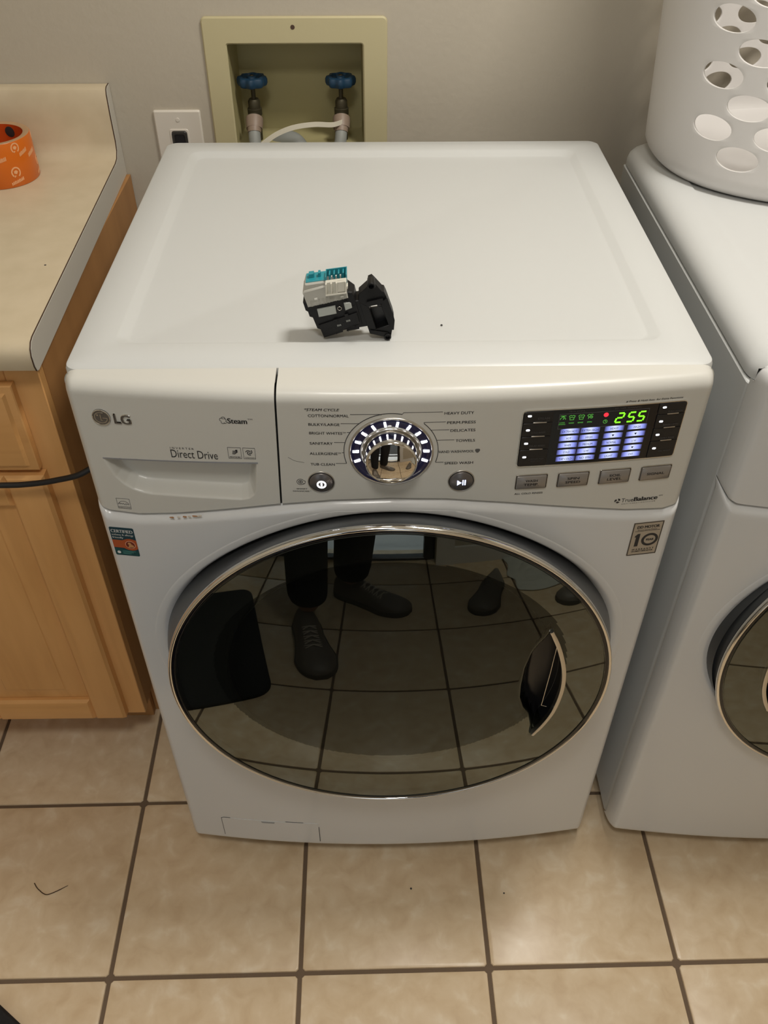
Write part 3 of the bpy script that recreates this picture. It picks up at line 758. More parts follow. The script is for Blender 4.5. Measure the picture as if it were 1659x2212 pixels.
SEG = {'2': 'abged', '5': 'afgcd'}
def display(t):
    x0, x1, z0, z1 = .1368, .3114, .8815, .9550
    mb = MB(PM); n = 24
    # face plate: curved slab with rounded corners
    strip_plate(mb, x0, x1, z0, z1, .004, 0, .0012); d = mb.build('display_panel', M_gloss_black, t, 40)
    mb = MB(PM); O = dense(rrect(x0-.0008, x1+.0008, z0-.0008, z1+.0008, .0046, 4), .006); mb.frame(O, inset(O, .0011), 0, .0017, .0003); mb.build('chrome_frame', M_chrome, d, 40)
    # touch keys left and right, four each
    zl = [.9550-.0004, .9402, .9222, .9048, .8815+.0004]; k = 0
    for side, (xa, xb) in enumerate(((x0+.0006, .1688), (.2812, x1-.0006))):
        for i in range(4):
            za, zb = zl[i+1]+.0003, zl[i]-.0003
            mb = MB(PM); mb.slab(dense(rrect(xa, xb, za, zb, .0012, 2), .006), .0010, .0024, .0004); key = mb.build('option_key', M_black, d, 40)
            lx = (.1436 if side == 0 else .2872); lz = [.9495, .9312, .9135, .8950][i]
            mb = MB(PM); mb.slab(rrect(lx-.0020, lx+.0020, lz-.0011, lz+.0011, .0009, 3), .0022, .0028, .0002); mb.build('key_light', M_led, d)
            if i < 3:
                zz = zl[i+1]+.0008
                mb = MB(PM); mb.slab(rrect(xa+.0105, xb-.0065, zz-.0006, zz+.0006, .0004, 2), .0022, .0034, .0003); mb.build('key_ridge', M_satin, d)
    console_text(d, 'lettering', [('STEAM', .1525, .1650, .9446, .9472), ('*FRESH CARE', .1500, .1655, .9418, .9432), ('COLD WASH', .1475, .1625, .9268, .9290), ('DELAY WASH', .1475, .1640, .9090, .9114), ('CUSTOM PGM', .1480, .1650, .8910, .8934), ('*PGM SAVE', .1510, .1620, .8884, .8898),
                                  ('TURBOWASH', .2920, .3075, .9428, .9450), ('RINSE+SPIN', .2905, .3070, .9255, .9277), ('EXTRA RINSE', .2900, .3070, .9075, .9098), ('PRE WASH', .2930, .3060, .8898, .8920)], M_dim_print, w=.0027, bold=.012)
    mb = MB(PM); mb.stroke(dense([(.1755, .9300), (.2712, .9300), (.2712, .9492), (.1755, .9492)], .006), .0004, .0012, .0015, True); mb.build('window_outline', mat('dim_outline', (.10, .10, .11), .5), d)
    console_text(d, 'lettering', [('PROCESSING', .1848, .2030, .9512, .9530), ('EST. TIME REMAINING', .2335, .2620, .9512, .9530)], M_dim_print, w=.0014, bold=.012)
    # seven-segment time
    def seg(mb, ch, cx, cz, wd, ht, sh=.20, th=.0016):
        hw, hh = wd/2, ht/2
        P = {'a': ((-hw, hh), (hw, hh)), 'g': ((-hw, 0), (hw, 0)), 'd': ((-hw, -hh), (hw, -hh)), 'f': ((-hw, hh), (-hw, 0)), 'b': ((hw, hh), (hw, 0)), 'e': ((-hw, 0), (-hw, -hh)), 'c': ((hw, 0), (hw, -hh))}
        for s in SEG[ch]:
            (ax, az), (bx, bz) = P[s]; g = .0006; dx, dz = bx-ax, bz-az; l = math.hypot(dx, dz); ax += dx/l*g; az += dz/l*g; bx -= dx/l*g; bz -= dz/l*g
            mb.stroke([(cx+ax+az*sh, cz+az), (cx+bx+bz*sh, cz+bz)], th, .0012, .0016)
    for ch, cx in (('2', .2408), ('5', .2532), ('5', .2642)):
        mb = MB(PM); seg(mb, ch, cx, .9398, .0068, .0118); mb.build('digit', M_green, d)
    mb = MB(PM); mb.slab(circ(.2252, .9450, .0026, 24), .0012, .0016); mb.build('red_light', M_red, d)
    mb = MB(PM); mb.stroke(circ(.2256, .9362, .0022, 22), .0004, .0012, .0015, True); mb.stroke([(.2256, .9378), (.2256, .9362), (.2267, .9364)], .0004, .0012, .0015); mb.build('clock_icon', M_green_dim, d)
    mb = MB(PM); W_ = dict(w0=.0012, w1=.0015); wd = .00045
    c = .1795; mb.stroke([(c-.0030, .9468), (c+.0030, .9468)], wd, **W_); mb.stroke([(c-.0018, .9468), (c, .9458), (c+.0018, .9468)], wd, **W_); mb.stroke(circ(c, .9424, .0028, 14, -10, 190), wd, **W_); mb.stroke([(c, .9424), (c+.0014, .9440)], wd*1.6, **W_)
    for c in (.1890, .1990):
        mb.stroke([(c-.0030, .9448), (c-.0030, .9462), (c-.0012, .9470), (c, .9460), (c+.0012, .9470), (c+.0030, .9462), (c+.0026, .9448)], wd, **W_); mb.stroke([(c-.0028, .9438), (c-.0008, .9444), (c+.0010, .9438), (c+.0030, .9444)], wd, **W_); mb.stroke([(c-.0022, .9440), (c-.0020, .9412), (c+.0020, .9412), (c+.0022, .9440)], wd, **W_)
    c = .2085; mb.stroke([(c-.0018, .9412), (c-.0020, .9446), (c-.0032, .9452), (c-.0026, .9466), (c-.0012, .9470), (c, .9460), (c+.0012, .9470), (c+.0028, .9464)], wd, **W_); mb.stroke([(c+.0010+(.0004+.0019*q/14)*math.cos(q*.7), .9432+(.0004+.0019*q/14)*math.sin(q*.7)) for q in range(15)], wd, **W_)
    mb.build('progress_icons', M_green_dim, d)
    console_text(d, 'lettering', [('LOAD', .1765, .1820, .9374, .9388), ('SENSING', .1755, .1828, .9352, .9366), ('WASH', .1862, .1918, .9362, .9380), ('RINSE', .1960, .2018, .9362, .9380), ('SPIN', .2060, .2110, .9362, .9380)], M_green_dim, w=.0014, bold=.01)
    words = (('EXTRA HOT', 'HOT', 'WARM', 'COLD', 'TAP COLD'), ('EXTRA HIGH', 'HIGH', 'MEDIUM', 'LOW', 'NO SPIN'), ('HEAVY', 'v', 'NORMAL', 'v', 'LIGHT'), ('HIGH', 'v', 'LOW', 'v', 'OFF'))
    for cx, ws in zip((.1893, .2112, .2374, .2622), words):
        for i, wd_ in enumerate(ws):
            cz = .9262-.0093*i; hw = .0105
            mb = MB(PM); ns = 8; V = []
            for q in range(ns+1):
                u = cx-hw+2*hw*q/ns; bow = .0005*(1-(2*q/ns-1)**2); V += [(u, cz-.0033+bow*.4, .0013), (u, cz+.0030+bow, .0013)]
            mb.add(V, [(2*q, 2*q+2, 2*q+3, 2*q+1) for q in range(ns)]); o = mb.build('lit_label', M_ledbar, d, 0)
            uv = o.data.uv_layers.new(name='UVMap')
            for li, l in enumerate(o.data.loops): uv.data[li].uv = ((o.data.vertices[l.vertex_index].co.x-cx+hw)/(2*hw), .5)
            mb = MB(PM)
            if wd_ == 'v': mb.slab([(cx, cz-.0016), (cx+.0014, cz+.0012), (cx-.0014, cz+.0012)], .0013, .0015)
            else:
                L = len(wd_)*.00088; put_text(mb, wd_, cx-L, cx+L, cz-.0016, cz+.0014, w=.0015, bold=.012)
            mb.build('label_word', M_blue_ink, o, 0)
def strip_plate(mb, x0, x1, z0, z1, r, w0, w1, mi=0):
    xs = [x0+r*(1-math.cos(PI/2*k/5)) for k in range(6)]; n = 26; xs += [x0+r+(x1-x0-2*r)*k/n for k in range(1, n)]; xs += [x1-r*(1-math.cos(PI/2*k/5)) for k in range(5, -1, -1)]
    L = []
    for x in xs:
        d = x0+r-x if x < x0+r else x-x1+r if x > x1-r else 0.; e = r-math.sqrt(max(0., r*r-d*d)); L.append([(x, z0+e, w0), (x, z0+e, w1), (x, z1-e, w1), (x, z1-e, w0)])
    mb.loft(L, True, True, True, mi)
def dense(loop, step):
    out = []
    for i in range(len(loop)):
        a, b = loop[i], loop[(i+1) % len(loop)]; n = max(1, int(math.hypot(b[0]-a[0], b[1]-a[1])/step))
        out += [(a[0]+(b[0]-a[0])*k/n, a[1]+(b[1]-a[1])*k/n) for k in range(n)]
    return out

def push_buttons(t):
    for cx, words in ((.1556, ('WASH', 'TEMP.')), (.2025, ('SPIN', 'SPEED')), (.2499, ('SOIL', 'LEVEL')), (.2969, ('SIGNAL',))):
        cz = .8584; w, h = .0180, .0104
        mb = MB(PM); mb.slab(dense(rrect(cx-w+.0014, cx+w-.0014, cz-h+.0014, cz+h-.0014, .001, 2), .006), 0, .0026, .0007); o = mb.build('push_button', M_button, t, 50)
        mb = MB(PM); O = dense(rrect(cx-w, cx+w, cz-h, cz+h, .0018, 3), .006); mb.frame(O, inset(O, .0006), 0, .0014, .0002); mb.build('button_frame', M_satin, o, 50)
        mb = MB(PM); O = inset(O, .0006); mb.frame(O, inset(O, .0009), 0, .0004); mb.build('button_gap', M_gap, o)
        n = len(words); items = []
        for i, b in enumerate(words):
            L = len(b)*.00168; zc = cz+(.0027 if n == 2 and i == 0 else -.0027 if n == 2 else 0); items.append((b, cx-L, cx+L, zc-.0017, zc+.0017))
        console_text(o, 'lettering', items, M_ink, w=.0029, bold=.008)

FM = lambda u, v, w: (u, Ysurf(u)-w, v)
def stickers(p):
    x0, x1, z0, z1 = -.3312, -.3016, .7354, .7816
    mb = MB(lambda u, v, w: (u, Yfront(u, v)-w, v))
    mb.slab(rrect(x0, x1, z0, z1, .0018, 3), .0001, .0004, mi=0)
    U = lambda a: x0+a*(x1-x0)
    V = lambda a: z0+a*(z1-z0)
    mb.slab([(U(0), V(.28)), (U(.42), V(.28)), (U(.52), V(.24)), (U(.62), V(.215)), (U(.75), V(.205)), (U(.88), V(.225)), (U(1), V(.28)), (U(1), V(.57)), (U(.88), V(.60)), (U(.75), V(.62)), (U(.62), V(.61)), (U(.52), V(.58)), (U(.42), V(.55)), (U(0), V(.55))], .0004, .0006, mi=1)
    c = (U(.72), V(.41)); r = .0062
    mb.slab(circ(*c, r, 28), .0006, .0007, mi=2); mb.slab(circ(*c, r*.9, 28), .0007, .0008, mi=3)
    mb.slab(circ(c[0]-.0008, c[1]+.0020, .0020, 14), .0008, .0009, mi=4); mb.slab([(c[0]-.0032, c[1]-.0046), (c[0]+.0040, c[1]-.0036), (c[0]+.0038, c[1]-.0010), (c[0]+.0014, c[1]+.0012), (c[0]-.0012, c[1]+.0008)], .0008, .0009, mi=4)
    mb.slab([(U(.02), V(.02)), (U(.98), V(.02)), (U(.98), V(.17)), (U(.02), V(.26))], .0004, .0005, mi=5)
    mb.slab(circ(U(.16), V(.11), .0022, 18), .0005, .0006, mi=6)
    for b, a0, a1, b0, b1, bo in (('CERTIFIED', .05, .95, .82, .93, .04), ('asthma & allergy', .05, .94, .70, .78, .03), ('friendly', .05, .50, .60, .68, .03)): put_text(mb, b, U(a0), U(a1), V(b0), V(b1), w=.0006, bold=bo, mi=6)
    for k in range(3): mb.slab([(U(.32), V(.155-.045*k)), (U(.86-.1*k), V(.155-.045*k)), (U(.86-.1*k), V(.170-.045*k)), (U(.32), V(.170-.045*k))], .0005, .0006, mi=7)
    mb.build('certified_sticker', [M_cert, M_cert_red, M_cert_ring, mat('sticker_dark_red', (.16, .02, .01), .4), M_cert_tan, M_cert_low, M_white_print, mat('sticker_fine_print', (.10, .30, .27), .4)], p, 0)
    x0, x1, z0, z1 = .2868, .3240, .7302, .7847
    mb = MB(lambda u, v, w: (u, Yfront(u, v)-w, v)); n = 8
    mb.slab(dense(rrect(x0, x1, z0, z1, .0008, 2), .004), .0001, .0005, mi=0)
    O = dense(rrect(x0+.0004, x1-.0004, z0+.0004, z1-.0004, .0008, 2), .004); mb.frame(O, inset(O, .0010), .0005, .0007, mi=1)
    U = lambda a: x0+a*(x1-x0)
    V = lambda a: z0+a*(z1-z0)
    for b, a0, a1, b0, b1, bo in (('DD MOTOR', .14, .88, .82, .90, .04), ('Direct Drive Motor', .18, .82, .755, .795, .0), ('YEAR', .52, .80, .43, .49, .05), ('W A R R A N T Y', .14, .88, .155, .205, .02), ('ON DIRECT DRIVE MOTOR', .14, .86, .10, .14, .03)): put_text(mb, b, U(a0), U(a1), V(b0), V(b1), w=.0007, bold=bo, mi=1)
    mb.slab([(U(.10), V(.735)), (U(.92), V(.735)), (U(.92), V(.742)), (U(.10), V(.742))], .0005, .0007, mi=1)
    mb.slab([(U(.18), V(.28)), (U(.30), V(.28)), (U(.30), V(.66)), (U(.22), V(.66)), (U(.14), V(.60)), (U(.14), V(.55)), (U(.18), V(.57))], .0005, .0007, mi=1)
    mb.frame(circ(U(.66), V(.46), .0103, 36), circ(U(.66), V(.46), .0071, 36), .0005, .0007, mi=1)
    mb.build('warranty_sticker', [M_dd, M_ink], p, 0)
    mb = MB(FM)          # faint dirty streaks under the door
    return

def filter_cover(t):
    x0, x1, z0, z1 = -.2815, -.1180, .0490, .1130
    f = lambda u, v, w: (u, Yfront(u, v)-w, v)
    mb = MB(f); strip_plate(mb, x0, x1, z0, z1, .004, -.002, .0008); o = mb.build('filter_cover', M_body, t, 40)
    for L, wd in (([(x0-.0006, z0+.006), (x0-.0006, z1-.002), (x0+.004, z1+.0006), (x0+.015, z1+.0008)], .0010), ([(x1+.0006, z0+.004), (x1+.0006, z1-.012)], .0013), ([(x1-.055, z1+.0012), (x1-.025, z1+.0008)], .0007)):
        mb = MB(f); mb.stroke(L, wd, 0, .0006); mb.build('cover_gap', mat('soft_gap', (.10, .10, .10), .7), o)
    mb = MB(f); mb.slab([(-.2130, .1075), (-.1925, .1075), (-.1915, .1115), (-.2140, .1115)], .0008, .0012); mb.stroke([(-.2140, .1112), (-.2128, .1078), (-.1927, .1078), (-.1915, .1112)], .0007, .0012, .0014); s = mb.build('latch_slot', mat('slot_grey', (.33, .34, .35), .5), o)

def dryer():
    t = thing('clothes_dryer', 'white clothes dryer under the laundry basket, partly out of frame', 'dryer', (.731, 0, 0))
    cabinet(t, M_enamel_dry); lid_dryer(t)
    cols = xcols(150, -HW, HW)
    sheet(cols, lambda x: front_rows(x, 160), 'front_panel', M_body, t, 45, True)
    sheet(xcols(80, -HW, HW), lambda x: console_rows(x, 30), 'control_panel', M_body, t, 45)
    b = MB(); b.add([(-HW+.004, .0075, .80), (HW-.004, .0075, .80), (HW-.004, .0075, .972), (-HW+.004, .0075, .972)], [(0, 1, 2, 3)]); b.build('console_backing', M_gap, t)
    door(t, -1, .035, -.006)
    return t
washer(); dryer()

# ================================================================== things on and around the machines
def basket():
    a, b, n, H, k = .298, .205, 2.3, .58, .20
    cx, cy, z0 = .700, .562, .9879
    def rim(th):
        c, s = math.cos(th), math.sin(th); r = (abs(c/a)**n+abs(s/b)**n)**(-1/n); return r*c, r*s
    N = 2000; T = [PI+2*PI*i/N for i in range(N+1)]; P = [rim(q) for q in T]; S_ = [0.]
    for i in range(N): S_.append(S_[-1]+math.hypot(P[i+1][0]-P[i][0], P[i+1][1]-P[i][1]))
    tot = S_[-1]
    import bisect
    def at(s, h):
        s %= tot; i = min(N-1, max(0, bisect.bisect_right(S_, s)-1)); f = (s-S_[i])/(S_[i+1]-S_[i]); x = P[i][0]+(P[i+1][0]-P[i][0])*f; y = P[i][1]+(P[i+1][1]-P[i][1])*f
        sc = 1+k*h-.05*max(0, 1-h/.02)**2; return (cx+x*sc, cy+y*sc, z0+h)
    def ang_to_s(x, y):
        return min(range(N), key=lambda i: (P[i][0]+cx-x)**2+(P[i][1]+cy-y)**2)
    # hole lattice: two columns of holes alternate; anchored on the left-most column in view
    sE = S_[ang_to_s(.4325, .429)]; pitch = .0430; rowh = .0331; h0 = .0530-rowh/2; nrows = 14
    ncol = int(round(tot/(2*pitch))); pitch = tot/(2*ncol); cell = 2*pitch
    mb = MB(at_map(at)); q = 3
    def hole_cell(c, r):
        s0 = sE+pitch*(c*2+(1 if r % 2 == 0 else 0)); hc = h0+rowh*(r+.5); hw, hh = pitch, rowh/2; eh, ew = .0158, .0285
        B = [(-hw+2*hw*i/16, -hh) for i in range(16)]+[(hw, -hh+2*hh*i/8) for i in range(8)]+[(hw-2*hw*i/16, hh) for i in range(16)]+[(-hw, hh-2*hh*i/8) for i in range(8)]
        solid = not in_zone(s0, tot)
        L0 = [(s0+x, hc+y, 0) for x, y in B]
        if solid:
            mb.loft([L0], False, True) if False else mb.add([(s0-hw+2*hw*i/16, hc-hh+2*hh*j/8, 0) for j in range(9) for i in range(17)], [(j*17+i, j*17+i+1, (j+1)*17+i+1, (j+1)*17+i) for j in range(8) for i in range(16)]); return
        E_ = []
        for x, y in B:
            an = math.atan2(y/hh, x/hw); E_.append((ew*math.cos(an), eh*math.sin(an)))
        L1 = [(s0+.35*bx+.65*ex, hc+.35*by+.65*ey, 0) for (bx, by), (ex, ey) in zip(B, E_)]
        L2 = [(s0+ex, hc+ey, 0) for ex, ey in E_]
        mb.loft([L0, L1, L2], False, False)
    def in_zone(s, tot):
        u = ((s-sE) % tot)
        span = 2*(S_[ang_to_s(cx, cy-b)]-sE)
        half = tot/2
        return u <= span+.001 or half-.0 <= u <= half+span+.001 or u > tot-.001
    for r in range(nrows):
        for c in range(ncol): hole_cell(c, r)
    # plain bands above and below the lattice
    sub = cell/16
    for ha, hb, m in ((.0, h0, 5), (h0+rowh*nrows, H, 3)):
        V = []; nn = 16*ncol
        for j in range(m+1):
            V += [(sE-pitch+pitch*(1)*(0)+sub*i, ha+(hb-ha)*(j/m)**(1.5 if ha == 0 else 1), 0) for i in range(nn)]
        mb.add(V, [(j*nn+i, j*nn+(i+1) % nn, (j+1)*nn+(i+1) % nn, (j+1)*nn+i) for j in range(m) for i in range(nn)])
    o_thing = thing('laundry_basket', 'white oval plastic laundry basket with round holes standing on the dryer', 'laundry basket', (cx, cy, z0))
    o = mb.build('basket_wall', M_basket, None, 60)
    bm = bmesh.new(); bm.from_mesh(o.data); bmesh.ops.remove_doubles(bm, verts=bm.verts, dist=1e-4); bmesh.ops.recalc_face_normals(bm, faces=bm.faces); bm.to_mesh(o.data); bm.free()
    so = o.modifiers.new('thickness', 'SOLIDIFY'); so.thickness = .0032; so.offset = -1; so.use_rim = True
    bv = o.modifiers.new('soft', 'BEVEL'); bv.width = .0007; bv.segments = 2; bv.limit_method = 'ANGLE'; bv.angle_limit = math.radians(50)
    o.location = (0, 0, 0); adopt(o, o_thing)
    fl = MB(); fl.loft([[at(tot*i/120, .006) for i in range(120)], [at(tot*i/120, .009) for i in range(120)]], True, True)
    adopt(fl.build('basket_floor', M_basket), o_thing)
    r = MB(); L = []
    for dh, ex in ((0, .0), (.0, .012), (.004, .016), (.010, .016), (.013, .012), (.013, 0)):
        L.append([(lambda p: (cx+(p[0]-cx)*(1+ex/.25), cy+(p[1]-cy)*(1+ex/.25), p[2]))(at(tot*i/160, H-.006+dh)) for i in range(160)])
    r.loft(L, False, False); adopt(r.build('basket_rim', M_basket), o_thing)
def at_map(at): return lambda s, h, w: at(s, h)
basket()

def lock():
    """door lock switch standing on the lid, leaning slightly, its face to the front"""
    t = thing('door_lock_switch', 'small black and grey door lock switch with teal connectors standing on the washer lid', 'machine part', (-.035, .070, .9765))
    Y0 = .062
    f = lambda u, v, w: (u, Y0+.006-w+(0.), v)
    def prism(mb, loop, w0, w1, bev=.0006, mi=0): mb.slab(loop, w0, w1, bev, mi, True)
    def quad(mb, P, w): mb.add([(*p, w) for p in P], [(0, 1, 2, 3)])
    ang = math.radians(13.5); O = Vector((-.076, .979)); ux, uz = Vector((math.cos(ang), math.sin(ang))), Vector((-math.sin(ang), math.cos(ang)))
    def B(x, z): p = O+ux*x+uz*z; return (p.x, p.y)            # body-aligned frame, metres from its lower left
    out = []
    # black switch body
    mb = MB(f)
    prism(mb, [B(.004, -.001), B(.026, .001), B(.0262, .003), B(.041, .003), B(.041, .0055), B(.049, .006), B(.049, .040), B(.041, .0505), B(.034, .0515), B(.030, .046), B(-.006, .046), B(-.006, .036), B(-.004, .034), B(-.004, .028), B(-.001, .026), B(0, .012), B(.003, .010)], -.022, .004)
    prism(mb, [B(.005, .002), B(.047, .0085), B(.047, .0215), B(.003, .0165)], .003, .0062)
    prism(mb, [B(.040, .030), B(.0485, .030), B(.0485, .046), B(.040, .049)], .003, .0055, .001)
    o = mb.build('switch_body', M_lock_black, t, 30); out.append(o)
    mb = MB(f)
    for x, z in ((.012, .0075), (.029, .0105)):
        prism(mb, [B(x, z), B(x+.008, z), B(x+.008, z+.0028), B(x, z+.0028)], .006, .0066, .0002)
    for x, z, w_, h_ in ((.020, .0165, .005, .003), (.0335, .0185, .004, .0045)):
        prism(mb, [B(x, z), B(x+w_, z), B(x+w_, z+h_), B(x, z+h_)], .0060, .0072, .0003)
    for k in range(3): prism(mb, [B(.0055+.013*k, .0005), B(.0062+.013*k, .0005), B(.0062+.013*k, .0060), B(.0055+.013*k, .0060)], .004, .0047, .0002)
    o.children and None
    q = mb.build('body_ribs', M_lock_black, None, 30); q.parent = o; out.append(q)
    mb = MB(f)
    for x, z in ((.0225, .0105), (.0335, .0135)):
        for k in range(4): prism(mb, [B(x+.0012*k, z), B(x+.0012*k+.0006, z), B(x+.0012*k+.0006, z+.0020), B(x+.0012*k, z+.0020)], .0062, .0066, .0001)
    q = mb.build('raised_marks', M_lock_pale, None, 0); q.parent = o; out.append(q)
    # pale windows and the rivet ring
    for loop in ([(-.0778, 1.0150), (-.0762, 1.0058), (-.0570, 1.0100), (-.0582, 1.0192)], [(-.0490, 1.0222), (-.0473, 1.0136), (-.0402, 1.0168), (-.0412, 1.0225), (-.0430, 1.0235)]):
        mb = MB(f); prism(mb, loop, .003, .0064, .0006); q = mb.build('pale_window', M_lock_pale, t, 40); out.append(q)
    mb = MB(f); mb.frame(circ(-.0537, 1.0158, .0024, 24), circ(-.0537, 1.0158, .0018, 24), .004, .0058, .0002); q = mb.build('rivet_ring', M_satin, t, 40); out.append(q)
    # grey terminal housing
    mb = MB(f)
    prism(mb, [(-.0872, 1.0180), (-.0440, 1.0288), (-.0448, 1.0345), (-.0462, 1.0395), (-.0660, 1.0440), (-.0905, 1.0368), (-.0920, 1.0350)], -.020, .0075, .0012)
    prism(mb, [(-.0916, 1.0352), (-.0668, 1.0432), (-.0680, 1.0465), (-.0892, 1.0435)], -.020, .0045, .001)
    o = mb.build('grey_housing', M_lock_grey, t, 30); out.append(o)
    mb = MB(f)
    put_text(mb, 'DM 7 DC 2C', -.0845, -.0585, 1.0225, 1.0255, w=.0079, fn=lambda x, z: (x, z+(x+.087)*.245))
    put_text(mb, 'C-1A 250V 16A', -.0845, -.0485, 1.0185, 1.0213, w=.0079, fn=lambda x, z: (x, z+(x+.087)*.245))
    q = mb.build('moulded_lettering', mat('lock_grey_shade', (.36, .35, .30), .5), None, 0); q.parent = o; out.append(q)
    mb = MB(f)
    for x, z in ((-.0800, 1.0270), (-.0520, 1.0300)): prism(mb, [(x, z), (x+.0034, z+.0006), (x+.0034, z+.0030), (x, z+.0024)], .0072, .0084, .0003)
    q = mb.build('moulded_tab', mat('lock_tab', (.66, .65, .60), .4), None, 30); q.parent = o; out.append(q)
    # white connector shell with ribs, open at the top, teal inside
    mb = MB(f); sl = .23
    def K(x, z): return (-.0675+x, 1.0352+z+x*sl*.6)
    for x0, x1 in ((0, .0018), (.0055, .0072), (.0110, .0128), (.0205, .0222)):
        prism(mb, [K(x0, 0), K(x1, 0), K(x1, .0125), K(x0, .0125)], .004, .0125, .0004)
    prism(mb, [K(0, -.0012), K(.0222, -.0012), K(.0222, .0006), K(0, .0006)], .004, .0130, .0004)
    prism(mb, [K(.0002, 0), K(.0220, 0), K(.0220, .0128), K(.0002, .0128)], .0040, .0092, .0004)
    prism(mb, [K(.0128, .001), K(.0205, .001), K(.0205, .0128), K(.0128, .0128)], .008, .0118, .0004)
    prism(mb, [K(.0210, .002), K(.0235, .003), K(.0235, .006), K(.0210, .006)], .002, .0100, .0004)
    o = mb.build('white_connector', mat('connector_ivory', (.60, .58, .50), .4), t, 30); out.append(o)
    mb = MB(f)
    def shell(mb, x0, x1, zb, zt, w0, w1, th=.0010):
        prism(mb, [K(x0, zb), K(x1, zb), K(x1, zt), K(x0, zt)], w0, w0+th, .0002)
        for xx in (x0, x1-th): prism(mb, [K(xx, zb), K(xx+th, zb), K(xx+th, zt), K(xx, zt)], w0, w1, .0002)
    shell(mb, .0000, .0225, .004, .0165, -.014, .0040)
    for k in range(4): prism(mb, [K(.0035+.0048*k, .004), K(.0050+.0048*k, .004), K(.0050+.0048*k, .0148), K(.0035+.0048*k, .0148)], -.013, -.004, .0002)
    prism(mb, [K(-.021, .0100), K(0, .0100), K(0, .0125), K(-.021, .0125)], -.018, .001, .0004)
    for x in (-.0185, -.0085): prism(mb, [K(x, .012), K(x+.0065 if x < -.01 else x+.0035, .012), K(x+.006 if x < -.01 else x+.003, .0175), K(x+.0006, .0175)], -.012, -.006, .0006)
    o = mb.build('teal_connector', M_teal, t, 30); out.append(o)
    mb = MB(f)
    for k in range(3): prism(mb, [K(.0062+.0046*k, .006), K(.0072+.0046*k, .006), K(.0074+.0046*k, .0150), K(.0060+.0046*k, .0150)], -.001, .0006, .0002)
    q = mb.build('terminal_pin', mat('tin_pin', (.85, .84, .80), .25, metal=.6), None, 30); q.parent = o; out.append(q)
    # catch plate with its square opening, two screw posts
    mb = MB(f)
    outer = [(-.0240, .9920), (-.0215, .9832), (-.0052, .9790), (-.0050, .9772), (-.0020, .9766), (.0010, .9768), (.0022, .9820), (.0040, .9950), (.0048, 1.0010), (.0032, 1.0080), (-.0030, 1.0270), (-.0060, 1.0340), (-.0082, 1.0345), (-.0160, 1.0438), (-.0190, 1.0470), (-.0228, 1.0452), (-.0235, 1.0400), (-.0330, 1.0310), (-.0332, 1.0220)]
    A, B_, C_, D_ = (-.0225, 1.0165), (-.0095, 1.0190), (-.0010, .9938), (-.0145, .9890)
    for loop, w1 in (([(-.0332, 1.0220), A, B_, (-.0038, 1.0290), (-.0060, 1.0340), (-.0082, 1.0345), (-.0160, 1.0438), (-.0190, 1.0470), (-.0228, 1.0452), (-.0235, 1.0400), (-.0330, 1.0310)], .003),
                     ([(-.0332, 1.0220), (-.0240, .9920), (-.0215, .9832), D_, A], .003), ([(-.0215, .9832), (-.0052, .9790), (-.0050, .9772), (-.0020, .9766), (.0010, .9768), (.0022, .9820), (.0038, .9935), C_, D_], .003),
                     ([C_, (.0038, .9935), (.0048, 1.0010), (.0032, 1.0080), (-.0038, 1.0290), B_], .0035)):
        prism(mb, loop, -.012, w1, .0005)
    prism(mb, [(-.0240, 1.0225), (-.0080, 1.0265), (-.0070, 1.0225), (-.0235, 1.0185)], .002, .0055, .0008)
    prism(mb, [(-.0030, 1.0270), (.0030, 1.0090), (.0010, 1.0080), (-.0065, 1.0240)], -.008, .0058, .0008)
    prism(mb, [(.0032, 1.0080), (.0048, 1.0010), (.0040, .9900), (.0015, .9900), (.0005, 1.0060)], -.008, .0052, .0008)
    prism(mb, [(-.0205, .9880), (-.0020, .9850), (-.0015, .9810), (-.0200, .9845)], .002, .0045, .0006)
    o = mb.build('catch_plate', M_lock_black, t, 30); out.append(o)
    mb = MB(f); prism(mb, [(-.0470, .9860), (-.0330, .9888), (-.0330, .9908), (-.0235, .9925), (-.0225, 1.0180), (-.0335, 1.0240), (-.0400, 1.0225), (-.0460, 1.0050)], -.018, .0028, .0008); prism(mb, [(-.0400, .9935), (-.0300, .9960), (-.0300, .9972), (-.0400, .9947)], .002, .0040, .0004); prism(mb, [(-.0380, 1.0080), (-.0340, 1.0090), (-.0340, 1.0130), (-.0380, 1.0120)], .002, .0038, .0004)
    q = mb.build('neck', M_lock_black, t, 30); out.append(q)
    mb = MB(f); prism(mb, [(-.0230, 1.0130), (-.0135, 1.0120), (-.0128, 1.0085), (-.0068, 1.0100), (-.0070, 1.0125), (-.0095, 1.0195), (-.0230, 1.0180)], -.013, -.010, .0003); prism(mb, [(-.0200, 1.0075), (-.0040, 1.0095), (.0000, .9930), (-.0150, .9880)], -.013, -.010, .0003)
    q = mb.build('inner_latch', M_black, None, 0); q.parent = o; out.append(q)
    for (x, z, r, l) in ((-.0195, 1.0418, .0042, .016), (-.0020, .9805, .0040, .006)):
        mb = MB(f); P = [(r*math.cos(a), r*math.sin(a)) for a in [2*PI*i/24 for i in range(24)]]; Q = [(p[0]*.62, p[1]*.62) for p in P]
        L = [[(x+p[0], z+p[1]+(.005 if l > .01 else 0)*w, wq) for p in PP] for PP, wq, w in ((P, -.010, 0), (P, l-.0006, 1), ([(p[0]*.92, p[1]*.92) for p in P], l, 1), (Q, l, 1), (Q, l-.005, 1))]
        mb.loft(L, True, True); q = mb.build('screw_post', M_lock_black, t, 40); out.append(q)
    def shift(o):
        o.data.transform(Matrix.Translation(-t.location))
    for o in out: shift(o)
lock()

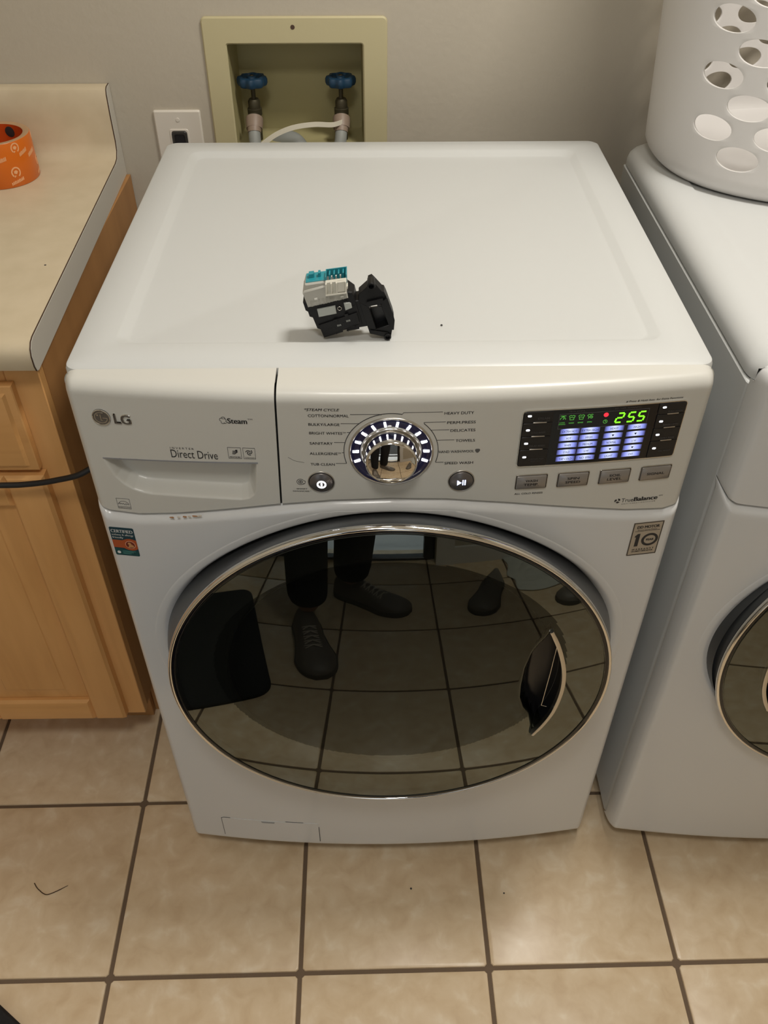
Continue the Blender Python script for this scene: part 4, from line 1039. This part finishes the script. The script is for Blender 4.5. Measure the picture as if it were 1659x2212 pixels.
def outlet_box():
    t = thing('laundry_outlet_box', 'yellowed plastic laundry outlet box recessed in the wall behind the washer', 'outlet box', (-.14, WALL_Y, .90))
    x0, x1, z0, z1 = OB; D = .082
    f = lambda u, v, w: (u, WALL_Y-w, v)
    mb = MB(f); mb.frame(rrect(-.290, .009, .888, 1.130, .008, 5), rrect(x0, x1, z0, z1, .003, 5), -.001, .0055, .0022); o = mb.build('flange', M_flange, t, 40); parts = [o]
    mb = MB(f); mb.slab(circ(-.1430, 1.1150, .0035, 20), .0052, .0060, .0002); mb.stroke([(-.1450, 1.1150), (-.1410, 1.1150)], .0008, .0060, .0062); q = mb.build('screw', mat('brown_screw', (.07, .035, .02), .5), None); q.parent = o; parts.append(q)
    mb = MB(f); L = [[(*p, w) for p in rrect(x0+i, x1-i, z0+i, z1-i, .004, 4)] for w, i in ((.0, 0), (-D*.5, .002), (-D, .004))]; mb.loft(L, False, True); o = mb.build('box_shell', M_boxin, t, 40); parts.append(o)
    for p in parts: p.data.transform(Matrix.Translation(-t.location))
    def valve(x, label):
        v = thing('water_valve', label, 'valve', (x, .824, .925), 'blue handled valves in the outlet box')
        mb = MB(); n = 64; L = []
        for h, r in ((.0905, .0), (.0905, .80), (.092, .93), (.096, 1.), (.102, 1.), (.1055, .93), (.1065, .72), (.1035, .60), (.1030, .34), (.106, .30), (.107, .18), (.107, 0.)):
            L.append([((.0245*r*(1+.075*math.cos(8*a)*(1 if r > .7 else 0)))*math.cos(a), (.0245*r*(1+.075*math.cos(8*a)*(1 if r > .7 else 0)))*math.sin(a), h) for a in [2*PI*i/n for i in range(n)]])
        mb.loft(L, False, False); mb.build('hand_wheel', M_handle_blue, v, 40)
        mb = MB(); mb.lathe([(0, .108), (.003, .108), (.0038, .1065), (.0038, .07), (.008, .07), (.0105, .066), (.0105, .055), (.0125, .054), (.0125, .044), (.0100, .042), (.0100, .0), (.013, .0), (.013, -.0005), (0, -.0005)], n=24); mb.build('valve_body', M_brass, v, 35)
        mb = MB(); mb.tube([(0, 0, .044), (-.0, -.012, .042), (0, -.020, .038)], [.009, .010, .0105], 20); mb.build('spout', M_brass, v)
        mb = MB(); mb.tube([(0, -.016, .042), (0, -.022, .037), (0, -.030, .029)], [.0150, .0152, .0140], 22); mb.build('hose_coupling', M_coupling, v, 40)
        return v
    valve(-.2210, 'blue handled water valve at the left of the outlet box')
    valve(-.0700, 'blue handled water valve at the right of the outlet box')
    def hose(pts, label, r=.0105):
        p0 = pts[0]; t = thing('water_hose', label, 'hose', p0)
        P = spline(pts, 8); mb = MB(); mb.tube([(p[0]-p0[0], p[1]-p0[1], p[2]-p0[2]) for p in P], r, 16); mb.build('hose_tube', M_hose, t, 60)
        mb = MB(); a = Vector(P[0])-Vector(p0); b = Vector(P[3])-Vector(p0); mb.tube([a, b], [r*1.12, r*1.1], 18); mb.build('hose_ferrule', M_coupling, t, 40)
    hose([(-.2210, .7925, .9565), (-.2200, .779, .938), (-.2160, .768, .905), (-.20, .757, .80), (-.19, .75, .55)], 'grey water hose screwed to the left valve')
    hose([(-.0700, .7925, .9565), (-.0720, .779, .938), (-.0790, .768, .905), (-.10, .757, .80), (-.11, .75, .55)], 'grey water hose screwed to the right valve')
    t = thing('drain_hose', 'thick grey drain hose bending into the bottom of the outlet box', 'hose', (-.155, .80, .90))
    mb = MB(); P = spline([(-.036, .028, .012), (-.020, .024, .026), (.004, .012, .024), (.018, -.012, .004), (.022, -.026, -.04), (.022, -.030, -.16)], 8); mb.tube(P, .0150, 18); mb.build('hose_tube', M_hose, t, 60)
    z = thing('zip_tie', 'white nylon zip tie arching between the two hoses in the outlet box', 'zip tie', (-.145, .775, .94))
    P = spline([(-.068+.145, .012, .0215+.006), (-.085+.145, -.004, .0285), (-.115+.145, -.014, .0325), (-.150+.145, -.018, .0290), (-.180+.145, -.019, .0180), (-.205+.145, -.019, .0015), (-.213+.145, -.019, -.006)], 8)
    mb = MB(); L = []
    for i, p in enumerate(P):
        p = Vector(p); tt = (Vector(P[min(i+1, len(P)-1)])-Vector(P[max(0, i-1)])).normalized(); s = tt.cross(Vector((0, 1, 0))).normalized()*.0040; th = Vector((0, -.0010, 0))
        L.append([tuple(p+s), tuple(p+s+th), tuple(p-s+th), tuple(p-s)])
    mb.loft(L); mb.build('strap', M_zip, z, 40)
    mb = MB(); mb.box(-.0725, -.0635, -.024, -.014, -.013, -.002); o = mb.build('tie_head', M_zip, z); bv = o.modifiers.new('b', 'BEVEL'); bv.width = .0015; bv.segments = 2
    mb = MB(); mb.tube([(p[0]-.068, p[1]-.019, p[2]-.010) for p in [(.0115*math.cos(a), .0115*math.sin(a)+.008, .003*math.sin(a)) for a in [2*PI*i/24 for i in range(25)]]], .0012, 6); mb.build('tie_loop', M_zip, z)
outlet_box()

def wall_plate():
    t = thing('wall_outlet', 'ivory wall plate with a black socket on the wall left of the outlet box', 'outlet', (-.350, WALL_Y, .93))
    f = lambda u, v, w: (u, -w, v)
    mb = MB(f); mb.slab(rrect(-.040, .040, -.058, .058, .003, 3), 0, .0055, .0022); mb.build('cover_plate', M_plate, t, 40)
    mb = MB(f); mb.frame(rrect(-.0165, .0165, -.020, .028, .004, 4), rrect(-.0130, .0130, -.017, .0245, .004, 4), .005, .0068, .0008); mb.build('socket_frame', M_plate, t, 40)
    mb = MB(f); mb.slab(rrect(-.0130, .0130, -.017, .0245, .004, 4), .0045, .0062, .0003); o = mb.build('black_socket', M_black, t, 40)
    mb = MB(f); mb.frame(rrect(-.0128, .0128, -.0168, .0243, .004, 4), rrect(-.0085, .0085, -.012, .019, .003, 4), .0060, .0085, .0008); q = mb.build('socket_face', mat('dark_socket', (.03, .028, .025), .4), None, 40); q.parent = o
    mb = MB(f); mb.slab(circ(.0005, .0430, .0034, 20), .0052, .0064, .0004); mb.build('plate_screw', M_plate, t, 40)
wall_plate()

# ================================================================== counter and cabinet on the left
def xe(y): return -.4365-(y-.156)*.030
PROF = [(.772, 1.0305), (.766, 1.028), (.7625, 1.021), (.760, .99), (.760, .945), (.756, .932), (.745, .9225), (.730, .920), (.17, .920), (.160, .9180), (.1525, .9125), (.1490, .9040), (.1490, .890), (.152, .882), (.158, .880), (.789, .880), (.789, 1.0305)]
def counter():
    t = thing('countertop', 'cream laminate countertop with rolled front edge and backsplash', 'countertop', (-.75, .47, .88))
    T_ = Matrix.Translation(-t.location)
    mb = MB(); mb.loft([[(LEFT_X+.001, y, z) for y, z in PROF], [(xe(y)-.0022, y, z) for y, z in PROF]], True, True); o = mb.build('laminate_top', M_counter, t, 40); o.data.transform(T_)
    def grow(d): return [(y, z) for y, z in inset([(y, z) for y, z in PROF], d)]
    mb = MB(); P = grow(0); G = grow(-.0005)
    cy = sum(y for y, z in PROF)/len(PROF)
    s = 1 if abs(G[8][1]-.920) < .01 and G[8][1] > .920 else -1
    G = grow(-.0005*s)
    mb.loft([[(xe(y)-.0022, y, z) for y, z in G], [(xe(y)-.0006, y, z) for y, z in G]], True, True); o = mb.build('edge_seam', M_seam, t, 0); o.data.transform(T_)
    mb = MB(); mb.loft([[(xe(y)-.0006, y, z) for y, z in PROF], [(xe(y), y, z) for y, z in PROF]], True, True); o = mb.build('end_cap', M_counter_end, t, 30); o.data.transform(T_)
    mb = MB(); mb.lathe([(.0016, 0), (.0014, .0004), (0, .0005)], (-.4735, .359, .9200), n=12); o = mb.build('burn_spot', M_ink, t); o.data.transform(T_)
counter()

def base_cabinet():
    t = thing('base_cabinet', 'maple base cabinet with raised-panel drawer and door under the countertop', 'cabinet', (-.75, .47, 0))
    T_ = Matrix.Translation(-t.location); XR, XL, F = -.449, LEFT_X+.002, .180
    def bx(name, m, b, bev=.0015, parent=t):
        mb = MB(); mb.box(*b); o = mb.build(name, m, parent, 30); o.data.transform(T_)
        if bev: md = o.modifiers.new('b', 'BEVEL'); md.width = bev; md.segments = 2
        return o
    mb = MB(); L = [(F+.085, 0), (.788, 0), (.788, .879), (F+.018, .879), (F+.018, .112), (F+.085, .112)]
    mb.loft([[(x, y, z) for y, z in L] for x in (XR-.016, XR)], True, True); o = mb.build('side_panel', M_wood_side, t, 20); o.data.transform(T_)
    bx('toe_kick', M_wood_side, (XL, XR-.016, F+.070, F+.085, 0, .112))
    bx('cabinet_floor', M_wood_side, (XL, XR-.016, F+.018, .788, .112, .128))
    bx('stile', M_wood, (XR-.045, XR, F, F+.018, .110, .879)); bx('stile', M_wood, (XL, XL+.045, F, F+.018, .110, .879))
    bx('rail', M_wood_h, (XL+.045, XR-.045, F, F+.018, .845, .879)); bx('rail', M_wood_h, (XL+.045, XR-.045, F, F+.018, .690, .722)); bx('rail', M_wood_h, (XL+.045, XR-.045, F, F+.018, .110, .135))
    f = lambda u, v, w: (u, F-w, v)
    R4 = lambda x0, x1, z0, z1: [(x0, z0), (x1, z0), (x1, z1), (x0, z1)]
    def fin(o): o.data.transform(T_); return o
    # drawer front: bevelled border rising to a flat field
    x0, x1, z0, z1 = XL+.03, -.484, .709, .849
    mb = MB(f); mb.loft([[(*p, w) for p in inset(R4(x0, x1, z0, z1), i)] for w, i in ((.0005, 0), (.012, 0), (.0135, .0015), (.0150, .010), (.0195, .0135), (.0200, .016))], True, True); fin(mb.build('drawer', M_wood_h, t, 20))
    # doors: frame of stiles and rails round a raised panel
    def door_(x0, x1, z0, z1):
        mb = MB(f); mb.box(x0+.02, x1-.02, z0+.02, z1-.02, .0005, .006); d = fin(mb.build('cabinet_door', M_wood, t, 30)); sw = .056
        def member(name, L, m):
            mb = MB(f); mb.loft([[(*p, w) for p in (L if not i else inset(L, i))] for w, i in ((.0005, 0), (.0145, 0), (.0195, .0045), (.0200, .006))], True, True); q = fin(mb.build(name, m, None, 20)); q.parent = d
        member('stile', [(x0, z0), (x0+sw, z0+.0), (x0+sw, z1), (x0, z1)], M_wood); member('stile', [(x1-sw, z0), (x1, z0), (x1, z1), (x1-sw, z1)], M_wood)
        member('rail', R4(x0+sw, x1-sw, z1-sw, z1), M_wood_h); member('rail', R4(x0+sw, x1-sw, z0, z0+sw), M_wood_h)
        mb = MB(f); mb.loft([[(*p, w) for p in inset(R4(x0+sw, x1-sw, z0+sw, z1-sw), i)] for w, i in ((.004, 0), (.0085, .001), (.0085, .004), (.0160, .034), (.0175, .0355), (.0178, .038))], True, True); q = fin(mb.build('raised_panel', M_wood, None, 20)); q.parent = d
    door_(-.766, -.480, .118, .701); door_(XL+.006, -.772, .118, .701)
base_cabinet()

def cable():
    P = spline([(-1.03, .146, .76), (-.90, .146, .735), (-.75, .143, .714), (-.62, .140, .706), (-.532, .140, .705), (-.494, .140, .7065), (-.454, .140, .713), (-.413, .142, .725), (-.385, .165, .742), (-.380, .25, .765), (-.385, .45, .79), (-.39, .70, .80), (-.39, .775, .80)], 10)
    p0 = Vector((-.45, .14, .713)); mb = MB(); mb.tube([tuple(Vector(p)-p0) for p in P], .0042, 10)
    o = mb.build('power_cable', M_cable, None, 60); o.location = p0
    tag(o, 'black cable hanging across the maple cabinet door towards the washer', 'cable')
cable()

def tape_roll():
    c = (-.627, .676, .9203); t = thing('tape_roll', 'roll of orange packing tape standing on the cream countertop', 'tape', c); H = .0690; R = .0575; Ri = .0470
    mb = MB(); mb.lathe([(R-.0006, .0002), (R, .0010), (R, H-.0010), (R-.0006, H-.0002)], n=72); o = mb.build('tape_wrap', M_tape, t, 50)
    mb = MB(); mb.lathe([(R-.0006, H-.0002), (R-.002, H), (Ri+.002, H), (Ri, H-.001)], n=72); mb.build('tape_edge', M_tape_edge, t, 40); mb = MB(); mb.lathe([(R-.0006, .0002), (R-.002, 0), (Ri+.002, 0), (Ri, .001)], n=72); mb.build('tape_edge', M_tape_edge, t, 40)
    mb = MB(); mb.lathe([(Ri, H-.001), (Ri, .001)], n=72); mb.build('core', M_tape_in, t, 60)
    # pale printed marks round the outside: slanted word blocks and round emblems
    f = lambda u, v, w: ((R+w)*math.sin(u/R), -(R+w)*math.cos(u/R), v)
    mb = MB(f); tot = 2*PI*R; k = 0
    def word(u, v, l, h, tilt=.22):
        n = 9
        for i in range(n):
            a = u+l*i/n; wd = l/n*.72
            mb.slab([(a, v+tilt*(a-u)), (a+wd, v+tilt*(a+wd-u)), (a+wd, v+h*(.75+.25*((i*7) % 3)/2)+tilt*(a+wd-u)), (a, v+h+tilt*(a-u))], .0000, .0004)
    def emblem(u, v, r):
        mb.stroke([(u+r*math.cos(a)*.9, v+r*math.sin(a)) for a in [math.radians(-60+i*18) for i in range(17)]], r*.28, 0, .0004)
        mb.slab([(u-r*.45, v-r*.15), (u+r*.1, v-r*.4), (u+r*.45, v+r*.1), (u+r*.1, v+r*.45), (u-r*.4, v+r*.3)], 0, .0004); mb.stroke([(u-r*.5, v-r*.95), (u-r*.2, v-r*.6)], r*.22, 0, .0004)
    for i in range(6):
        u = -tot/2+tot*(i+.5)/6
        word(u-.016, .0375+.002*(i % 2), .019, .0062); emblem(u+.012, .0230, .0075); word(u+.001, .0040, .022, .0050); emblem(u+.021, .0590, .0070); word(u+.026, .0440, .016, .0060, .3)
    q = mb.build('printed_marks', M_tape_print, None, 0); q.parent = o
    # dark emblem printed inside the core
    g = lambda u, v, w: ((Ri-w)*math.sin(u/Ri), (Ri-w)*math.cos(u/Ri), v)
    mb = MB(g); mb.slab(circ(.012, .056, .0085, 22), .0002, .0005); q = mb.build('core_emblem', M_ink, None, 0); q.parent = t
    mb = MB(g)
    for u in (-.02, .045): mb.stroke(circ(u, .040, .009, 20, 20, 200), .0022, .0002, .0005)
    q = mb.build('core_print', mat('dark_red_print', (.20, .02, .01), .4), None, 0); q.parent = t
tape_roll()

# ================================================================== floor: mat, hair, crumbs, and what the door glass mirrors
def rounded_poly(P, r, n=6):
    out = []
    for i in range(len(P)):
        a, p, b = Vector(P[i-1]), Vector(P[i]), Vector(P[(i+1) % len(P)]); u, v = (a-p).normalized(), (b-p).normalized(); s, e = p+u*r, p+v*r
        for k in range(n+1):
            t = k/n; out.append(tuple((1-t)**2*s+2*t*(1-t)*p+t*t*e))
    return out
def floor_things():
    L = rounded_poly([(-.800, -.150), (-1.00, -.72), (-.475, -1.055), (-.288, -.505)], .055)
    c = Vector((-.62, -.62)); mb = MB(); mb.slab([(p[0]-c.x, p[1]-c.y) for p in L], .0004, .014, .004, 0, True); o = mb.build('floor_mat', M_mat, None, 40); o.location = (c.x, c.y, 0)
    tag(o, 'black rubber floor mat with rounded corners beside the standing person', 'mat')
    mb = MB(); P = spline([(-.610, -.090, .001), (-.6035, -.098, .0012), (-.596, -.104, .0012), (-.590, -.108, .001), (-.582, -.110, .001), (-.569, -.105, .0012), (-.551, -.095, .0014)], 6); p0 = Vector((-.582, -.105, 0))
    mb.tube([tuple(Vector(p)-p0) for p in P], [.0008]*(len(P)-4)+[.0007, .0006, .0005, .0004], 6); o = mb.build('hair_strand', M_hair_strand, None, 60); o.location = p0
    tag(o, 'curved brown strand of hair lying on the floor tile below the cabinet', 'hair')
    rnd = random.Random(5)
    def crumb(x, y, z, r, label, m=M_ink):
        mb = MB(); n = 8; L = [[(r*q*math.cos(a)*rnd.uniform(.7, 1.2), r*q*math.sin(a)*rnd.uniform(.7, 1.2), h) for a in [2*PI*i/n for i in range(n)]] for q, h in ((.9, 0), (1, r*.3), (.5, r*.6))]
        mb.loft(L); o = mb.build('crumb', m, None, 40); o.location = (x, y, z); tag(o, label, 'crumb')
    crumb(.0595, .0935, .9766, .0014, 'tiny dark crumb on the washer lid right of the lock switch')
    crumb(.038, -.108, .0002, .0019, 'tiny dark crumb on the floor tile in front of the washer')
    crumb(.196, -.118, .0002, .0014, 'tiny dark crumb on the tile below the washer and dryer gap')
floor_things()

def shoe_mesh(t, toe, heel, wd=.098, high=.085, laces=True, name='shoe'):
    """loft along the foot from heel to toe, with sole, upper and laces; returns the shoe empty"""
    toe, heel = Vector(toe), Vector(heel); d = toe-heel; Lg = d.length; d.normalize(); n = Vector((-d.y, d.x, 0))
    def pt(s, q, h): p = heel+d*(s*Lg)+n*q; return (p.x, p.y, h)
    half = lambda s: wd/2*interp(s, [0, .05, .15, .35, .55, .72, .88, .96, 1], [.35, .62, .76, .74, .84, 1, .86, .58, .25])
    top = lambda s: interp(s, [0, .06, .25, .38, .5, .68, .85, .95, 1], [.075, high, high, high*.95, high*.76, .056, .049, .040, .026])
    N = 22; S_ = [i/N for i in range(N+1)]; M = 12
    mb = MB(); L = []
    for s in S_:
        w_ = half(s); L.append([pt(s, w_*math.cos(a)*1.03, .0) if math.sin(a) < 0 else pt(s, w_*math.cos(a)*1.05, .024) for a in [2*PI*(i+.5)/16 for i in range(16)]])
    LL = []
    for s in S_:
        w_ = half(s)*1.06; LL.append([pt(s, w_, .001), pt(s, w_*1.02, .010), pt(s, w_, .023), pt(s, -w_, .023), pt(s, -w_*1.02, .010), pt(s, -w_, .001)])
    mb.loft(LL); e = mb.build(name, M_shoe, t, 45); e.data.materials.clear(); e.data.materials.append(M_sole)
    mb = MB(); L = []
    for s in S_:
        w_ = half(s); tp = top(s); row = []
        for i in range(M+1):
            a = PI*i/M; q = w_*math.copysign(abs(math.cos(a))**.75, math.cos(a)); row.append(pt(s, q*(1-.28*math.sin(a)*(1 if s < .55 else .4)), .020+(tp-.020)*math.sin(a)**.8))
        L.append(row)
    mb.loft(L, True, True, False); q = mb.build('upper', M_shoe, None, 60); q.parent = e
    if laces:
        mb = MB()
        for k in range(5):
            s = .42+.055*k; a, b = half(s)*.45, top(s)+.003; mb.tube([pt(s-.02, -a, b-.006), pt(s, 0, b+.003), pt(s+.02, a, b-.006)], .0022, 6); mb.tube([pt(s-.02, a, b-.006), pt(s, 0, b+.003), pt(s+.02, -a, b-.006)], .0022, 6)
        q = mb.build('laces', M_lace, None, 60); q.parent = e
    return e

def person():
    """the photographer, mirrored in the door glass and the knob: standing, phone in both hands"""
    t = thing('person', 'person in black trousers and dark sweater standing before the washer, mirrored in its door', 'person', (-.16, -1.0, 0))
    off = Vector(t.location)
    hip, hl, hr = (-.155, -1.02, .96), (-.245, -1.01, .92), (-.070, -1.03, .92)
    kl, kr = (-.232, -.90, .50), (-.082, -.965, .50); al, ar = (-.236, -.845, .085), (-.118, -1.045, .085)
    waist, chest, neck, headb = (-.150, -1.035, 1.10), (-.140, -1.045, 1.32), (-.130, -1.02, 1.49), (-.128, -1.00, 1.56)
    sl, sr = (-.315, -1.04, 1.425), (.045, -1.06, 1.425); el, er = (-.375, -.93, 1.20), (.120, -.95, 1.20)
    wl, wr = (-.165, -.845, 1.385), (.072, -.850, 1.385)
    def skin(name, m, verts, edges, radii, root, sub=2):
        me = bpy.data.meshes.new(name); me.from_pydata([tuple(Vector(v)-off) for v in verts], edges, []); me.materials.append(m)
        o = bpy.data.objects.new(name, me); COL.objects.link(o); o.parent = t
        sk = o.modifiers.new('skin', 'SKIN'); sk.use_smooth_shade = True
        if not me.skin_vertices: me.attributes.new if False else None
        for i, r in enumerate(radii):
            sv = me.skin_vertices[0].data[i]; sv.radius = r if isinstance(r, tuple) else (r, r); sv.use_root = (i == root)
        sb = o.modifiers.new('sub', 'SUBSURF'); sb.levels = sub; sb.render_levels = sub
        return o
    lerp = lambda a, b, k: tuple(a[i]+(b[i]-a[i])*k for i in range(3))
    import bpy as _b
    def ensure(name, m, V, E_, R_, root, sub=2):
        me = bpy.data.meshes.new(name); me.from_pydata([tuple(Vector(v)-off) for v in V], E_, []); me.materials.append(m)
        bm = bmesh.new(); bm.from_mesh(me); lay = bm.verts.layers.skin.verify(); bm.verts.ensure_lookup_table()
        for i, v in enumerate(bm.verts):
            r = R_[i]; v[lay].radius = r if isinstance(r, tuple) else (r, r); v[lay].use_root = (i == root)
        bm.to_mesh(me); bm.free()
        o = bpy.data.objects.new(name, me); COL.objects.link(o); o.parent = t
        sk = o.modifiers.new('skin', 'SKIN'); sk.use_smooth_shade = True
        sb = o.modifiers.new('sub', 'SUBSURF'); sb.levels = sub; sb.render_levels = sub
        return o
    # body: one continuous skinned figure, hands with five fingers
    V = [hip, waist, chest, neck, headb, hl, kl, al, hr, kr, ar, sl, el, wl, sr, er, wr]
    E_ = [(0, 1), (1, 2), (2, 3), (3, 4), (0, 5), (5, 6), (6, 7), (0, 8), (8, 9), (9, 10), (2, 11), (11, 12), (12, 13), (2, 14), (14, 15), (15, 16)]
    R_ = [.085, .085, .10, .055, .055, .068, .052, .036, .068, .052, .036, .055, .040, .027, .055, .040, .027]
    for w_, base, sx in ((wl, 13, 1), (wr, 16, -1)):
        w0 = Vector(w_); palm = w0+Vector((sx*.040, .012, .062)); V.append(tuple(palm)); R_.append((.036, .016)); E_.append((base, len(V)-1)); pi_ = len(V)-1
        for k in range(4):        # four fingers curl round the back of the phone
            a = palm+Vector((sx*(.010+.004*k), -.004, .026-.018*k)); b = a+Vector((sx*(.026), .006, .010)); c_ = b+Vector((sx*.020, -.002+.002*k, .003))
            i0 = len(V); V += [tuple(a), tuple(b), tuple(c_)]; R_ += [.0095, .0085, .0075]; E_ += [(pi_, i0), (i0, i0+1), (i0+1, i0+2)]
        a = palm+Vector((sx*.006, -.026, .010)); b = a+Vector((sx*.022, -.004, .018)); i0 = len(V); V += [tuple(a), tuple(b)]; R_ += [.011, .009]; E_ += [(pi_, i0), (i0, i0+1)]
    ensure('body', M_skin, V, E_, R_, 0)
    # head with face
    mb = MB(); hc = Vector((-.126, -.985, 1.640))-off; n, m = 40, 28
    def head(u, v):
        th, ph = 2*PI*u, PI*v; x, y, z = math.sin(ph)*math.sin(th), math.sin(ph)*math.cos(th), math.cos(ph)
        r = Vector((x*.076, y*.096, z*.112))
        if z < 0: r.x *= 1+.22*z; r.y *= 1+.10*z
        if y > .5: r.y += .020*math.exp(-((x*.074)/.011)**2-((z+.12)/.16)**2)-.006*math.exp(-((abs(x*.074)-.030)/.014)**2-((z-.10)/.10)**2)+.006*math.exp(-((x*.074)/.022)**2-((z+.47)/.05)**2)
        return tuple(hc+r)
    mb.grid(n, m, head); mb.build('head', M_skin, t, 80)
    for s in (-1, 1):
        mb = MB(); mb.lathe([(0, .010), (.005, .0088), (.0085, .0045), (.0095, 0)], tuple(hc+Vector((s*.030, .0765, .010))), 'y', 20); mb.build('eye', M_white_print, t, 60)
        mb = MB(); mb.lathe([(0, .0118), (.0045, .0112), (.005, .010)], tuple(hc+Vector((s*.030, .0753, .010))), 'y', 16); mb.build('pupil', M_ink, t, 60)
        mb = MB(); P = [(s*.074, -.010, .020), (s*.084, -.020, .026), (s*.086, -.022, .006), (s*.078, -.014, -.026)]; mb.tube([tuple(hc+Vector(p)) for p in P], [.008, .011, .010, .007], 10); mb.build('ear', M_skin, t, 60)
    mb = MB(); mb.tube([tuple(hc+Vector(p)) for p in ((-.024, .078, -.056), (-.010, .087, -.053), (0, .089, -.054), (.010, .087, -.053), (.024, .078, -.056))], [.002, .005, .0055, .005, .002], 10); mb.build('mouth', mat('lips', (.40, .16, .13), .5), t, 60)
    mb = MB()
    def hair(u, v):
        th, ph = 2*PI*u, PI*.62*v; x, y, z = math.sin(ph)*math.sin(th), math.sin(ph)*math.cos(th), math.cos(ph)
        k = 1.07+.015*math.sin(14*th)*math.sin(ph); cut = 1-.42*max(0, y)**2*v; ph2 = ph*cut; x, y, z = math.sin(ph2)*math.sin(th), math.sin(ph2)*math.cos(th), math.cos(ph2)
        return tuple(hc+Vector((x*.074*k, y*.094*k-.004, z*.112*k*(.97 if z > 0 else 1))))
    mb.grid(48, 18, hair); mb.build('hair', M_hair, t, 80)
    # clothes
    tl, tr = lerp(al, kl, .06), lerp(ar, kr, .06)
    ensure('trousers', M_trouser, [(-.15, -1.03, 1.03), hip, hl, lerp(hl, kl, .5), kl, lerp(kl, al, .5), tl, hr, lerp(hr, kr, .5), kr, lerp(kr, ar, .5), tr],
           [(0, 1), (1, 2), (2, 3), (3, 4), (4, 5), (5, 6), (1, 7), (7, 8), (8, 9), (9, 10), (10, 11)], [.145, .135, .112, .092, .075, .070, .066, .112, .092, .075, .070, .066], 1)
    ensure('sweater', M_sweater, [(-.153, -1.025, .925), waist, chest, lerp(chest, neck, .7), sl, lerp(sl, el, .5), el, lerp(el, wl, .85), sr, lerp(sr, er, .5), er, lerp(er, wr, .85)],
           [(0, 1), (1, 2), (2, 3), (2, 4), (4, 5), (5, 6), (6, 7), (2, 8), (8, 9), (9, 10), (10, 11)], [.150, .142, .145, .070, .074, .062, .056, .045, .074, .062, .056, .045], 0)
    for toe, heel in (((-.172, -.585, 0), (-.258, -.880, 0)), ((.080, -.945, 0), (-.172, -1.095, 0))):
        shoe_mesh(t, tuple(Vector(toe)-off), tuple(Vector(heel)-off), .116, .10)
    # phone held by both hands, just behind the viewpoint
    p = thing('phone', 'dark phone held in both hands of the person', 'phone', (-.046, -.800, 1.4500))
    mb = MB(); mb.slab(rrect(-.075, .075, -.036, .036, .009, 5), -.004, .004, .0015, 0, True); b = mb.build('phone_case', M_black, p, 40); b.rotation_euler = (math.radians(90-42.5), 0, 0)
    mb = MB(); mb.slab(rrect(-.070, .070, -.032, .032, .006, 5), -.0048, -.0040); q = mb.build('screen', M_gloss_black, p, 40); q.rotation_euler = b.rotation_euler
person()

def reflected_things():
    s = thing('slipper', 'dark slipper left on the tiles, mirrored right of the shoes in the washer door', 'slipper', (0, 0, 0))
    s.location = (.35, -.99, 0); e = shoe_mesh(s, (-.045, .09, 0), (.05, -.13, 0), .105, .062, False, 'slipper_sole')
    s = thing('shoe', 'dark shoe lying by the crumpled cloth, mirrored at the right of the washer door', 'shoe', (.68, -.90, 0)); shoe_mesh(s, (-.10, .0, 0), (.08, -.10, 0), .10, .09, True, 'shoe_sole')
    mb = MB(); rnd = random.Random(11)
    import mathutils.noise as no
    def cl(u, v):
        x, y = (u-.5)*.50, (v-.5)*.26; e = min(u, 1-u, v, 1-v)
        h = .004+.045*abs(no.noise(Vector((u*5, v*3.2, 1.3))))*smooth01(e*6)+.02*abs(no.noise(Vector((u*13, v*9, 4.)))) * smooth01(e*8)
        return (x+.03*no.noise(Vector((u*3, v*3, 7.))), y+.03*no.noise(Vector((u*3, v*3, 9.))), h)
    mb.grid(70, 44, cl); o = mb.build('crumpled_cloth', M_cloth, None, 80); o.location = (.72, -1.165, 0)
    so = o.modifiers.new('t', 'SOLIDIFY'); so.thickness = .003; so.offset = 1
    tag(o, 'crumpled pale cloth on the floor by the rear wall, mirrored in the washer door', 'cloth')
reflected_things()
